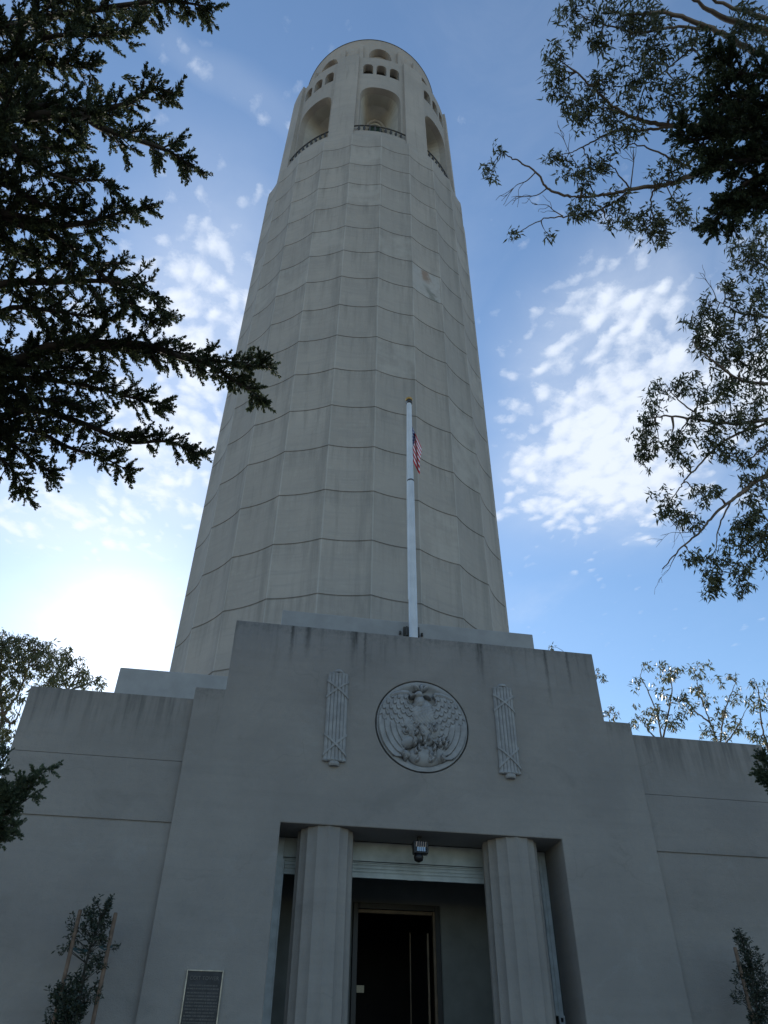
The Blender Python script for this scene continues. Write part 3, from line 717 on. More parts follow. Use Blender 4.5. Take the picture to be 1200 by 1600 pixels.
FLM, t, p = mat('flag_cloth', (0.5, 0.02, 0.03), 0.75)
uvn = t.node('ShaderNodeUVMap'); ss_ = t.node('ShaderNodeSeparateXYZ'); t.link(uvn.outputs[0], ss_.inputs[0]); fu, fv = ss_.outputs[0], ss_.outputs[1]
stripe = t.m('GREATER_THAN', t.m('MODULO', t.m('MULTIPLY', t.m('SUBTRACT', 1.0, fv), 13.0), 2.0), 1.0)
cs = t.mix(stripe, (0.62, 0.012, 0.025, 1), (0.88, 0.86, 0.86, 1))
can = t.m('MULTIPLY', t.m('LESS_THAN', fu, 0.4), t.m('GREATER_THAN', fv, 6/13))
gx = t.m('SUBTRACT', t.m('FRACT', t.m('MULTIPLY', fu, 11/0.4*0.5)), 0.5); gy = t.m('SUBTRACT', t.m('FRACT', t.m('MULTIPLY', t.m('SUBTRACT', fv, 6/13), 9*13/7*0.5)), 0.5)
star = t.m('LESS_THAN', t.m('ADD', t.m('MULTIPLY', gx, gx), t.m('MULTIPLY', gy, gy)), 0.05)
cs = t.mix(can, cs, t.mix(star, (0.015, 0.02, 0.10, 1), (0.7, 0.7, 0.72, 1)))
t.link(cs, p.inputs['Base Color'])
def flag():
    # limp cloth: hoist along the pole, fly edge fallen down in folds
    nu, nv = 60, 30; V = []; Fc = []; UV = []
    top, hoist, L = 18.2, 1.5, 2.15
    for j in range(nv+1):
        v_ = j/nv
        for i in range(nu+1):
            u_ = i/nu
            out = 0.36*(1-math.exp(-2.2*u_)) * (0.75+0.25*v_)
            drop = 0.66*u_**0.9*(1.0) + 0.15*u_*v_
            fold = 0.15*math.sin(u_*11.0+v_*3.2)*u_**0.4 + 0.05*math.sin(u_*21+v_*6)
            x_ = 0.055+0.30*u_**1.15+0.05*v_*(1-v_)+fold*0.42; y_ = 0.80+0.12*u_+fold*0.75
            z_ = top-hoist*(1-v_)-drop
            V.append((x_, y_, z_)); UV.append((u_, v_))
    for j in range(nv):
        for i in range(nu): Fc.append((j*(nu+1)+i, j*(nu+1)+i+1, (j+1)*(nu+1)+i+1, (j+1)*(nu+1)+i))
    loc = Vector((0.14, 0.72, 17.0))
    o = mesh_obj('flag', [Vector(v_)-loc for v_ in V], Fc, FLM, None, smooth=True); o.location = loc
    ul = o.data.uv_layers.new(name='UVMap')
    for lp in o.data.loops: ul.data[lp.index].uv = UV[lp.vertex_index]
    sm = o.modifiers.new('thickness', 'SOLIDIFY'); sm.thickness = 0.004
    tag(o, 'limp red, white and blue striped flag hanging in folds from the white pole', 'flag')
flag()

# ================================================================== floodlight under the lintel
FLD = root('floodlight', 'small black floodlight with glass front hung under the doorway lintel', 'floodlight', (-0.02, 0.42, 5.79))
def sh(mb, o=(-0.02, 0.42, 5.79)): mb.V = [(a-o[0], b_-o[1], c-o[2]) for a, b_, c in mb.V]; return mb
sh(MB().box(-0.06, 0.02, 0.40, 0.48, 5.62, 5.788)).obj('mounting_arm', BLACKM, FLD, bevel=0.004)
hb = MB(); hb.prism([(-0.165, 5.44), (0.125, 5.44), (0.135, 5.67), (-0.175, 5.67)], 0.28, 0.46); sh(hb).obj('lamp_housing', BLACKM, FLD, bevel=0.012)
RFL, t, p = mat('reflector', (0.5, 0.5, 0.5), 0.12, 1.0); 
V = []; Fc = []; nn = 10
for i in range(nn+1):
    x_ = -0.13+0.22*i/nn; y_ = 0.272-(0.022 if i % 2 else 0.0)
    V += [(x_, y_, 5.475), (x_, y_+0.004, 5.56), (x_, y_-0.03, 5.645)]
for i in range(nn):
    for j in range(2): Fc.append((i*3+j, (i+1)*3+j, (i+1)*3+j+1, i*3+j+1))
sh(MB().add(V, Fc)).obj('reflector', RFL, FLD)
sh(MB().lathe([(0.03, 5.29), (0.085, 5.32), (0.095, 5.38), (0.085, 5.437)], -0.06, 0.36, 16)).obj('sensor', BLACKM, FLD, smooth=True)

# ================================================================== plaque
PLA = root('plaque', 'dark bronze wall plaque with raised lettering and pale border, left of the doorway', 'plaque', (-3.9, 0, 2.86))
x0, x1, z0, z1 = -4.205, -3.59, 2.40, 3.31
def sp_(mb, o=(-3.9, 0, 2.86)): mb.V = [(a-o[0], b_-o[1], c-o[2]) for a, b_, c in mb.V]; return mb
sp_(MB().box(x0+0.02, x1-0.02, -0.028, 0.0, z0+0.02, z1-0.02)).obj('plate', PLQ, PLA)
b = MB(); e = 0.022
b.box(x0, x0+e, -0.042, 0.0, z0, z1); b.box(x1-e, x1, -0.042, 0.0, z0, z1); b.box(x0+e, x1-e, -0.042, 0.0, z0, z0+e); b.box(x0+e, x1-e, -0.042, 0.0, z1-e, z1)
sp_(b).obj('border', PLQE, PLA, bevel=0.004)
for bx, bz in ((x0+.03, z0+.03), (x1-.03, z0+.03), (x0+.03, z1-.03), (x1-.03, z1-.03)):
    b = MB(); b.add([(bx+0.014*math.cos(q*PI/4), -0.047, bz+0.014*math.sin(q*PI/4)) for q in range(8)], [tuple(range(8))]); sp_(b).obj('screw', BLACKM, PLA)
cu_ = bpy.data.curves.new('lettering', 'FONT'); cu_.body = 'COIT TOWER'; cu_.size = 0.078; cu_.align_x = 'CENTER'; cu_.extrude = 0.004
tmp = link(bpy.data.objects.new('lettering_curve', cu_)); cu_.materials.append(LETTER)
lme = bpy.data.meshes.new_from_object(tmp); bpy.data.objects.remove(tmp); to = link(bpy.data.objects.new('lettering', lme)); to.rotation_euler = (PI/2, 0, 0); to.location = (0.0, -0.032, 3.165-2.86); to.parent = PLA
rg = random.Random(5)
for ln in range(13):
    b = MB()
    zc_ = 3.085-ln*0.046-(0.012 if ln > 1 else 0); ind = 0.075 if ln in (0, 12) else 0.05 if ln % 4 else 0.07
    xx = x0+ind
    while xx < x1-ind:
        wl = rg.uniform(0.018, 0.055)
        q = xx
        while q < min(xx+wl, x1-ind): 
            hh = rg.choice((0.010, 0.010, 0.013)); b.box(q, q+0.0055, -0.031, -0.0278, zc_-hh, zc_+hh*0.9); q += 0.010
        xx += wl+0.012
    sp_(b).obj('text_line', LETTER, PLA)

# ================================================================== foliage
def catmull(pts, n=6):
    P = [np.array(p, float) for p in pts]; P = [2*P[0]-P[1]]+P+[2*P[-1]-P[-2]]; out = []
    for i in range(1, len(P)-2):
        for j in range(n):
            t_ = j/n; a, b_, c, d = P[i-1], P[i], P[i+1], P[i+2]
            out.append(0.5*((2*b_)+(-a+c)*t_+(2*a-5*b_+4*c-d)*t_*t_+(-a+3*b_-3*c+d)*t_**3))
    out.append(P[-2]); return out
def nrm(v): return v/(np.linalg.norm(v)+1e-9)

def tmpl_cypress(rg, n=11):
    V = []
    def spike(b0, d, L, wd):
        d = nrm(d); s_ = nrm(np.cross(d, rg.normal(size=3))); m_ = b0+d*L*0.45
        V.extend([b0, m_+s_*wd, b0+d*L, m_-s_*wd])
    for i in range(n):
        t_ = i/(n-1)
        for q in range(4):
            a = rg.uniform(0, 2*PI); off = np.array([0, math.cos(a), math.sin(a)])
            L = (0.36-0.20*t_)*rg.uniform(0.7, 1.25)
            spike(np.array([t_*0.85, 0, 0]), np.array([1.0, 0, 0])*rg.uniform(0.6, 1.1)+off*rg.uniform(0.5, 1.0), L, 0.045*rg.uniform(0.8, 1.3))
    spike(np.array([0.7, 0, 0]), np.array([1.0, 0, 0]), 0.33, 0.05)
    return np.array(V)
def tmpl_gum(rg, n=13):
    V = []                                    # z down is down: leaves hang
    for i in range(n):
        b0 = np.array([rg.uniform(-0.35, 0.35), rg.uniform(-0.35, 0.35), rg.uniform(-0.35, 0.35)])
        d = nrm(np.array([rg.normal()*0.55, rg.normal()*0.55, -1.0+0.5*rg.random()]))
        if rg.random() < 0.18: d = nrm(rg.normal(size=3))
        L = rg.uniform(0.45, 0.80); s_ = nrm(np.cross(d, rg.normal(size=3))); f_ = np.cross(d, s_)
        wd = 0.078*rg.uniform(0.8, 1.3); m_ = b0+d*L*0.42+f_*0.05
        V.extend([b0, m_+s_*wd, b0+d*L+f_*rg.uniform(-0.08, 0.12)+s_*0.05, m_-s_*wd])
    return np.array(V)
def tmpl_small(rg, n=12):
    V = []
    for i in range(n):
        t_ = i/(n-1); a = rg.uniform(0, 2*PI); off = np.array([0, math.cos(a), math.sin(a)])
        d = nrm(np.array([rg.uniform(0.1, 0.9), 0, 0])+off); b0 = np.array([t_, 0, 0]); L = rg.uniform(0.35, 0.6)
        s_ = nrm(np.cross(d, rg.normal(size=3))); m_ = b0+d*L*0.5; wd = 0.085
        V.extend([b0, m_+s_*wd, b0+d*L, m_-s_*wd])
    return np.array(V)
_r = np.random.default_rng(11)
T_CYP = [tmpl_cypress(_r) for _ in range(8)]
T_GUM = [tmpl_gum(_r) for _ in range(10)]
T_SML = [tmpl_small(_r) for _ in range(6)]
class Leaves:
    def __init__(s): s.P = []
    def spray(s, tm, p, d, size):
        V = tm[RNG.integers(len(tm))]; d = nrm(d); a = nrm(np.cross(d, RNG.normal(size=3))); b_ = np.cross(d, a)
        s.P.append(p + size*(V[:, :1]*d + V[:, 1:2]*a + V[:, 2:3]*b_))
    def hang(s, tm, p, size):
        V = tm[RNG.integers(len(tm))]; a = RNG.uniform(0, 2*PI); c, s_ = math.cos(a), math.sin(a)
        M = np.array([[c, s_, 0], [-s_, c, 0], [0, 0, 1]]); s.P.append(p + size*(V @ M))
    def obj(s, name, mt, parent):
        V = np.concatenate(s.P) - np.array(parent.location); Q = np.arange(len(V)).reshape(-1, 4)
        return np_obj(name, V, Q, mt, parent)
def shift(mb, o): o = tuple(o); mb.V = [(v_[0]-o[0], v_[1]-o[1], v_[2]-o[2]) for v_ in mb.V]; return mb

# ---- cypress: limbs with dense tufted side branches
def cypress(rootobj, trunk_pts, trunk_r, limbs, leafmat, size=0.40, dens=1.0, width=0.9):
    wood = MB(); lv = Leaves(); up = np.array([0, 0, 1.0])
    wood.tube(catmull(trunk_pts, 5), list(np.linspace(trunk_r, trunk_r*0.15, 5*(len(trunk_pts)-1)+1)), 10)
    for pts, r0, skip, wscale in limbs:
        C_ = catmull(pts, 10); n = len(C_)
        wood.tube(C_, [0.7*r0*(1-0.9*i/(n-1)) for i in range(n)], 7)
        seg = [np.linalg.norm(C_[i+1]-C_[i]) for i in range(n-1)]; tot_ = sum(seg); s_ = 0; nxt = tot_*skip
        for i in range(n-1):
            s_ += seg[i]
            d = nrm(C_[i+1]-C_[i])
            while nxt < s_:
                fr = nxt/tot_; nxt += 0.10/dens
                p0 = C_[i] + (C_[i+1]-C_[i])*random.random()
                tap = (1-fr)**0.6*0.9+0.16
                side = nrm(np.cross(d, RNG.normal(size=3))+0.0*up)
                L = width*wscale*tap*RNG.uniform(0.35, 1.15)
                dd = nrm(d*RNG.uniform(0.35, 1.1)+side*RNG.uniform(0.6, 1.1)); 
                tip = p0+dd*L-up*L*0.12; mid = (p0+tip)/2+up*L*0.08
                wood.tube([p0, mid, tip], [0.022*tap+0.006, 0.012, 0.005], 4)
                m_ = max(2, int(L/0.13))
                for q in range(m_):
                    t_ = (q+0.6)/m_
                    pp = (1-t_)**2*p0+2*t_*(1-t_)*mid+t_*t_*tip
                    for z_ in range(2):
                        sd = nrm(dd*0.9+RNG.normal(size=3)*0.55)
                        lv.spray(T_CYP, pp, sd, size*RNG.uniform(0.45, 1.3)*(1.1-0.35*t_))
                lv.spray(T_CYP, tip-dd*0.05, dd, size*RNG.uniform(0.7, 1.1))
        dd = nrm(C_[-1]-C_[-4])
        for q in range(8): lv.spray(T_CYP, C_[-1]-dd*(0.18+0.09*q), nrm(dd+RNG.normal(size=3)*0.30*q**0.5), size*1.1)
    shift(wood, rootobj.location).obj('trunk', CYPBARK, rootobj, smooth=True)
    lv.obj('crown', leafmat, rootobj)

BASE_L = np.array([-11.2, -9.6, 0.0])
CL = root('cypress_tree', 'large dark cypress reaching in from the left edge in front of the tower', 'tree', tuple(BASE_L))
def TL(h): return BASE_L + np.array([0.05*h, 0.02*h, h])
L_ = []
def limb(h, pix, r0=0.12, skip=0.25, ws=1.0): L_.append(([TL(h)]+[far(*q) for q in pix], r0, skip, ws))
limb(15.5, [(-60, 60, 14.5), (60, 30, 14.0), (170, 12, 13.6), (260, 2, 13.3), (335, 12, 13.0)], 0.13, 0.3, 0.75)
limb(15.0, [(-40, 110, 14.0), (70, 60, 13.4), (160, 55, 13.0), (218, 48, 12.8)], 0.10, 0.3, 0.9)
limb(13.6, [(-50, 172, 13.2), (60, 168, 12.8), (120, 174, 12.6), (190, 165, 12.4), (240, 140, 12.3), (278, 148, 12.2)], 0.14, 0.28, 0.75)
limb(13.4, [(-50, 180, 13.0), (110, 178, 12.5), (160, 200, 12.2), (225, 222, 12.0), (270, 240, 11.9), (308, 266, 11.8)], 0.13, 0.3, 0.85)
limb(12.6, [(-60, 200, 12.6), (0, 215, 12.4), (60, 262, 12.1), (110, 280, 11.9), (172, 282, 11.7)], 0.12, 0.3, 0.8)
limb(12.0, [(-50, 310, 12.6), (40, 340, 12.4), (110, 352, 12.2), (180, 335, 12.0), (238, 322, 11.9)], 0.11, 0.3, 0.75)
limb(11.2, [(-50, 330, 12.6), (50, 355, 12.4), (110, 385, 12.2), (160, 430, 12.0), (200, 470, 11.9), (235, 500, 11.8)], 0.12, 0.3, 0.95)
limb(10.6, [(-60, 430, 12.6), (30, 440, 12.4), (100, 440, 12.2), (170, 440, 12.0), (225, 455, 11.9), (262, 500, 11.8)], 0.11, 0.3, 0.9)
limb(10.0, [(-60, 560, 12.8), (90, 540, 12.4), (220, 538, 12.1), (290, 560, 11.9), (350, 565, 11.7), (425, 575, 11.5)], 0.15, 0.28, 0.72)
limb(10.0, [(-60, 570, 12.8), (90, 545, 12.5), (250, 548, 12.1), (330, 572, 11.8), (375, 600, 11.6), (416, 626, 11.5)], 0.12, 0.3, 0.55)
limb(9.4, [(-60, 600, 13.2), (20, 590, 12.9), (120, 600, 12.6), (200, 620, 12.4), (258, 632, 12.2)], 0.11, 0.3, 0.8)
limb(8.6, [(-60, 640, 13.8), (50, 640, 13.4), (130, 662, 13.1), (200, 690, 12.8), (260, 690, 12.6), (318, 712, 12.4)], 0.13, 0.3, 0.72)
limb(8.2, [(-60, 670, 14.2), (40, 670, 13.8), (110, 700, 13.4), (160, 715, 13.1), (205, 738, 12.9)], 0.10, 0.3, 0.8)
limb(7.8, [(-60, 690, 14.6), (-10, 710, 14.2), (20, 735, 14.0), (45, 778, 13.8)], 0.08, 0.3, 0.8)
limb(8.0, [(-60, 660, 14.4), (10, 690, 14.0), (60, 725, 13.7), (85, 745, 13.5)], 0.09, 0.3, 0.85)
limb(14.4, [(-70, 90, 14.0), (20, 100, 13.6), (90, 100, 13.2), (150, 110, 13.0)], 0.10, 0.3, 1.0)
limb(11.8, [(-70, 260, 12.8), (10, 290, 12.5), (70, 320, 12.3), (130, 330, 12.1)], 0.10, 0.3, 1.0)
limb(10.4, [(-70, 480, 12.8), (30, 480, 12.5), (110, 490, 12.3), (180, 500, 12.1)], 0.10, 0.3, 1.1)
limb(12.2, [(-70, 210, 12.8), (0, 225, 12.5), (60, 230, 12.3), (120, 236, 12.1)], 0.09, 0.3, 1.0)
limb(14.8, [(-70, 20, 14.0), (20, 40, 13.8), (80, 10, 13.5), (130, -10, 13.4)], 0.09, 0.3, 1.0)
limb(9.8, [(-70, 530, 13.0), (30, 570, 12.8), (110, 575, 12.5), (170, 585, 12.3)], 0.09, 0.3, 1.0)
limb(13.0, [(-70, 140, 13.6), (10, 150, 13.2), (80, 200, 12.9), (120, 215, 12.7)], 0.08, 0.3, 1.0)
limb(9.0, [(-70, 600, 13.6), (10, 610, 13.3), (80, 625, 13.0), (150, 640, 12.8)], 0.08, 0.3, 1.0)
limb(11.4, [(-70, 370, 13.0), (10, 390, 12.8), (60, 400, 12.6), (110, 420, 12.4)], 0.08, 0.3, 0.9)
cypress(CL, [TL(0), TL(5), TL(10), TL(15), TL(19)], 0.45, L_, CYPLEAF, 0.245, 1.45, 0.98)

BASE_R = np.array([4.6, -11.4, 0.0])
CRR = root('cypress_tree', 'near-black cypress clump at the upper right edge before the pale gum branches', 'tree', tuple(BASE_R))
def TR(h): return BASE_R + np.array([0.0, 0.0, h])
L_ = []
def limb(h, pix, r0=0.12, skip=0.25, ws=1.0): L_.append(([TR(h)]+[far(*q) for q in pix], r0, skip, ws))
limb(12.5, [(1270, 130, 13.0), (1200, 120, 12.6), (1150, 110, 12.4), (1108, 75, 12.2)], 0.09, 0.35, 0.7)
limb(12.0, [(1270, 175, 12.8), (1200, 165, 12.4), (1150, 150, 12.2), (1105, 150, 12.0)], 0.10, 0.3, 0.9)
limb(11.5, [(1270, 210, 12.4), (1200, 215, 12.0), (1140, 210, 11.8), (1085, 218, 11.6), (1062, 205, 11.5)], 0.10, 0.3, 0.75)
limb(11.0, [(1270, 260, 12.2), (1200, 270, 11.8), (1150, 300, 11.6), (1115, 355, 11.4)], 0.10, 0.3, 0.7)
limb(11.0, [(1270, 245, 12.2), (1215, 250, 11.8), (1160, 250, 11.6), (1105, 262, 11.4)], 0.10, 0.3, 0.8)
limb(10.8, [(1280, 280, 12.2), (1230, 300, 11.8), (1190, 310, 11.6), (1145, 345, 11.4)], 0.09, 0.3, 0.85)
limb(11.8, [(1270, 200, 12.4), (1210, 190, 12.2), (1160, 185, 12.0), (1115, 190, 11.9)], 0.09, 0.3, 1.0)
cypress(CRR, [TR(0), TR(5), TR(10), TR(15)], 0.35, L_, CYPLEAF, 0.28, 1.7, 0.85)

# ---- gum trees: open limbs, hanging leaf clusters
def gum(rootobj, trunk_pts, trunk_r, limbs, clusters, leafmat=EUCLEAF, size=0.24, amount=1.0, barkmat=EUCBARK, tmpl=T_GUM, flat=1.0, bare=()):
    wood = MB(); lv = Leaves(); anchors = []
    tp = catmull(trunk_pts, 6); wood.tube(tp, list(np.linspace(trunk_r, trunk_r*0.25, len(tp))), 10)
    for pts, r0 in limbs:
        C_ = catmull(pts, 8); n = len(C_); C2 = [C_[0]]
        for i in range(1, n): C2.append(C_[i]+RNG.normal(size=3)*0.010)
        wood.tube(C2, [0.62*r0*(1-0.85*i/(n-1))+0.005 for i in range(n)], 7)
        anchors += [(C2[i], nrm(C2[i]-C2[i-1]), r0*(1-0.85*i/(n-1))) for i in range(1, n)]
    AP = np.array([a[0] for a in anchors])
    def twig(a, b_, r0):
        L = np.linalg.norm(b_-a); k1 = a+(b_-a)*0.35+RNG.normal(size=3)*0.07*L+np.array([0, 0, 0.08*L]); k2 = a+(b_-a)*0.7+RNG.normal(size=3)*0.06*L+np.array([0, 0, 0.06*L])
        C_ = catmull([a, k1, k2, b_], 4); wood.tube(C_, list(np.linspace(r0, 0.0035, len(C_))), 4); return C_
    for cu0, cv0, rp_, D in clusters:
        c = far(cu0, cv0, D); Rm = rp_*D/F; n = max(3, int(amount*0.0100*PI*rp_*rp_))
        i = int(np.argmin(np.linalg.norm(AP-c, axis=1) + 0.0)); a0 = AP[i]; hub = c+nrm(a0-c)*Rm*0.5
        C_ = twig(a0, hub, min(anchors[i][2], 0.03)+0.004)
        for k in range(n):
            o_ = nrm(RNG.normal(size=3))*Rm*RNG.random()**0.6*1.05; pnt = c+o_
            if k % 6 == 0: twig(C_[-1 - RNG.integers(min(5, len(C_)))], pnt, 0.008)
            lv.hang(tmpl, pnt, size*RNG.uniform(0.8, 1.2))
    for a_, b_ in bare:
        A_ = far(*a_); B_ = far(*b_); C_ = twig(A_, B_, 0.012)
        for q in range(5):
            s0 = C_[RNG.integers(3, len(C_))]; twig(s0, s0+nrm((B_-A_)+RNG.normal(size=3)*0.5*np.linalg.norm(B_-A_))*RNG.uniform(0.15, 0.45), 0.005)
    shift(wood, rootobj.location).obj('trunk', barkmat, rootobj, smooth=True)
    lv.obj('crown', leafmat, rootobj)

G1 = np.array([9.0, -9.0, 0.0])
GR = root('eucalyptus_tree', 'open-branched gum tree with pale limbs reaching in at the upper right corner', 'tree', tuple(G1))
def A(*q): return [far(*p_) for p_ in q]
LB = [(A((1330, 70, 19), (1200, 50, 17.5), (1120, 22, 17), (1075, -8, 16.8)), 0.15),
      (A((1330, 110, 19), (1200, 88, 17.5), (1140, 58, 17), (1090, 36, 16.8), (1040, 20, 16.5), (990, 22, 16.2), (940, 18, 16)), 0.11),
      (A((1330, 60, 19), (1210, 30, 17.2), (1130, 5, 17), (1060, -30, 16.8)), 0.09),
      (A((1120, 48, 17), (1060, 42, 16.6), (1000, 50, 16.2), (950, 40, 16), (900, 22, 15.8)), 0.04),
      (A((1330, 230, 18.5), (1200, 203, 17), (1110, 197, 16.5), (1050, 197, 16.2), (1000, 187, 16), (965, 172, 15.8), (930, 140, 15.6), (900, 112, 15.5)), 0.10),
      (A((1060, 196, 16.2), (1010, 203, 16), (960, 205, 15.8), (920, 225, 15.7), (890, 240, 15.6)), 0.04),
      (A((975, 176, 15.8), (950, 170, 15.7), (915, 165, 15.6)), 0.03),
      (A((1330, 240, 18.5), (1200, 247, 17), (1150, 256, 16.6), (1090, 272, 16.3), (1040, 288, 16), (985, 296, 15.8), (935, 306, 15.6), (892, 308, 15.5)), 0.12),
      (A((892, 308, 15.5), (855, 294, 15.3), (838, 268, 15.2), (805, 250, 15.1), (785, 238, 15.0)), 0.035),
      (A((985, 296, 15.8), (950, 322, 15.7), (915, 335, 15.6), (880, 338, 15.5), (850, 342, 15.4), (812, 362, 15.3)), 0.03),
      (A((1080, 262, 16.3), (1045, 245, 16), (1000, 228, 15.8), (975, 225, 15.6)), 0.03),
      (A((1050, 283, 16), (1020, 300, 15.9), (1020, 335, 15.8), (1040, 360, 15.8)), 0.03),
      (A((985, 296, 15.8), (965, 270, 15.7), (950, 255, 15.6)), 0.02),
      (A((1090, 40, 16.8), (1080, 75, 16.6), (1040, 110, 16.4), (1010, 130, 16.2)), 0.03)]
CLU = [(895, 15, 26, 15.8), (905, 45, 20, 15.8), (930, 70, 22, 16), (960, 20, 26, 16), (985, 45, 22, 16.2), (1010, 15, 26, 16.3), (1020, 55, 30, 16.4), (1005, 92, 28, 16.2), (1030, 80, 24, 16.4),
       (1080, 60, 22, 16.6), (1170, 20, 26, 16.8), (1190, 60, 26, 16.8), (1150, 55, 20, 16.8), (865, 85, 17, 15.5), (870, 110, 20, 15.5), (868, 135, 18, 15.5), (895, 155, 26, 15.6), (905, 190, 26, 15.6), (940, 150, 22, 15.7), (930, 120, 18, 15.7),
       (955, 195, 26, 15.8), (985, 205, 24, 15.8), (960, 110, 18, 15.8), (985, 135, 24, 15.9), (1030, 130, 22, 16), (1070, 140, 26, 16.2), (1000, 165, 16, 16), (1050, 165, 24, 16.2),
       (865, 245, 18, 15.6), (882, 262, 13, 15.6), (920, 255, 18, 15.6), (910, 285, 22, 15.6), (905, 318, 22, 15.5), (945, 250, 20, 15.6), (925, 335, 14, 15.6),
       (1045, 268, 24, 16), (1060, 250, 18, 16), (965, 312, 18, 15.7), (975, 340, 22, 15.7), (1000, 355, 22, 15.8), (1030, 345, 26, 15.8), (1030, 375, 16, 15.8), (1065, 325, 22, 15.8), (950, 350, 12, 15.6),
       (768, 275, 9, 15.0), (766, 260, 9, 15), (778, 232, 8, 15), (808, 362, 9, 15.3), (855, 368, 11, 15.4), (1100, 235, 20, 16), (1110, 110, 22, 16.5)]
gum(GR, [G1, G1+np.array([-0.3, 0.4, 8]), G1+np.array([-0.2, 0.2, 14]), far(1330, 70, 19)], 0.4, LB, CLU, size=0.22,
    bare=[((855, 294, 15.3), (800, 320, 15.2)), ((838, 268, 15.2), (795, 305, 15.1)), ((985, 296, 15.8), (990, 230, 15.8)), ((880, 338, 15.5), (835, 320, 15.4)), ((1040, 288, 16), (1100, 365, 16)), ((930, 306, 15.6), (880, 215, 15.6))])

G2 = np.array([12.2, -3.6, 0.0])
GM = root('eucalyptus_tree', 'drooping gum tree along the right edge halfway up, hanging over the right wing', 'tree', tuple(G2))
LB = [(A((1330, 620, 23), (1200, 655, 21), (1140, 662, 20.5), (1085, 655, 20), (1040, 650, 19.8), (1010, 655, 19.6)), 0.09),
      (A((1330, 600, 23), (1200, 600, 21), (1150, 590, 20.5), (1110, 560, 20), (1085, 540, 19.8)), 0.08),
      (A((1330, 560, 23), (1210, 500, 21.5), (1160, 490, 21), (1120, 470, 20.6)), 0.07),
      (A((1330, 540, 23), (1250, 450, 21.5), (1200, 420, 21.2), (1165, 400, 21)), 0.07),
      (A((1330, 680, 23), (1200, 740, 21), (1160, 770, 20.5), (1120, 800, 20.2), (1095, 830, 20), (1060, 860, 19.8), (1035, 890, 19.6)), 0.08),
      (A((1330, 690, 23), (1200, 745, 21), (1150, 775, 20.5), (1125, 820, 20.2), (1118, 860, 20)), 0.06),
      (A((1200, 660, 21), (1130, 690, 20.5), (1080, 740, 20), (1060, 765, 19.8), (1045, 790, 19.7)), 0.045),
      (A((1330, 650, 23), (1210, 690, 21), (1170, 720, 20.6), (1150, 735, 20.3)), 0.05),
      (A((1100, 656, 20), (1060, 625, 19.8), (1040, 600, 19.7)), 0.03),
      (A((1330, 760, 23), (1220, 800, 21), (1190, 840, 20.7), (1150, 880, 20.4)), 0.06)]
CLU = [(1190, 365, 22, 21), (1165, 395, 26, 21), (1190, 410, 26, 21), (1155, 420, 16, 21), (1135, 440, 16, 20.8), (1185, 455, 26, 21), (1145, 465, 18, 20.8), (1100, 480, 20, 20.4), (1090, 510, 24, 20.2), (1095, 540, 24, 20), (1120, 505, 24, 20.4), (1140, 530, 28, 20.6),
       (1170, 490, 24, 21), (1185, 530, 28, 21), (1160, 560, 26, 20.8), (1130, 560, 20, 20.5), (1190, 575, 26, 21), (1150, 600, 26, 20.6), (1185, 620, 28, 21), (1125, 610, 22, 20.3),
       (1025, 605, 16, 19.7), (1050, 605, 18, 19.8), (1080, 600, 18, 20), (1095, 625, 22, 20), (1015, 635, 20, 19.6), (1005, 665, 20, 19.6), (1003, 690, 22, 19.6), (1010, 715, 18, 19.6), (1030, 700, 14, 19.6), (1050, 700, 18, 19.8), (1060, 720, 18, 19.8), (1060, 685, 20, 19.8),
       (1085, 660, 18, 20), (1120, 660, 22, 20.3), (1150, 650, 24, 20.6), (1115, 690, 24, 20.2), (1140, 700, 22, 20.5), (1175, 670, 24, 20.8), (1190, 700, 22, 21), (1165, 720, 16, 20.6),
       (1095, 770, 20, 20), (1115, 765, 14, 20.2), (1030, 775, 14, 19.7), (1045, 790, 20, 19.7), (1065, 810, 20, 19.8), (1080, 815, 12, 19.8), (1175, 745, 20, 20.8), (1190, 770, 24, 21), (1180, 800, 26, 20.8), (1160, 820, 26, 20.6), (1150, 850, 24, 20.4), (1185, 840, 26, 20.8), (1190, 870, 22, 20.8),
       (1085, 870, 18, 20), (1100, 890, 22, 20), (1120, 870, 14, 20.1), (1120, 910, 20, 20), (1140, 890, 16, 20.2), (1160, 915, 18, 20.4), (1170, 890, 14, 20.5), (1110, 925, 12, 20)]
gum(GM, [G2, G2+np.array([0.3, 0.2, 6]), G2+np.array([0.1, 0.4, 12]), far(1330, 540, 23)], 0.35, LB, CLU, size=0.27, amount=1.05,
    bare=[((1060, 860, 19.8), (1030, 905, 19.6)), ((1095, 830, 20), (1025, 855, 19.6)), ((1120, 470, 20.6), (1100, 430, 20.4)), ((1045, 790, 19.7), (1070, 850, 19.8))])

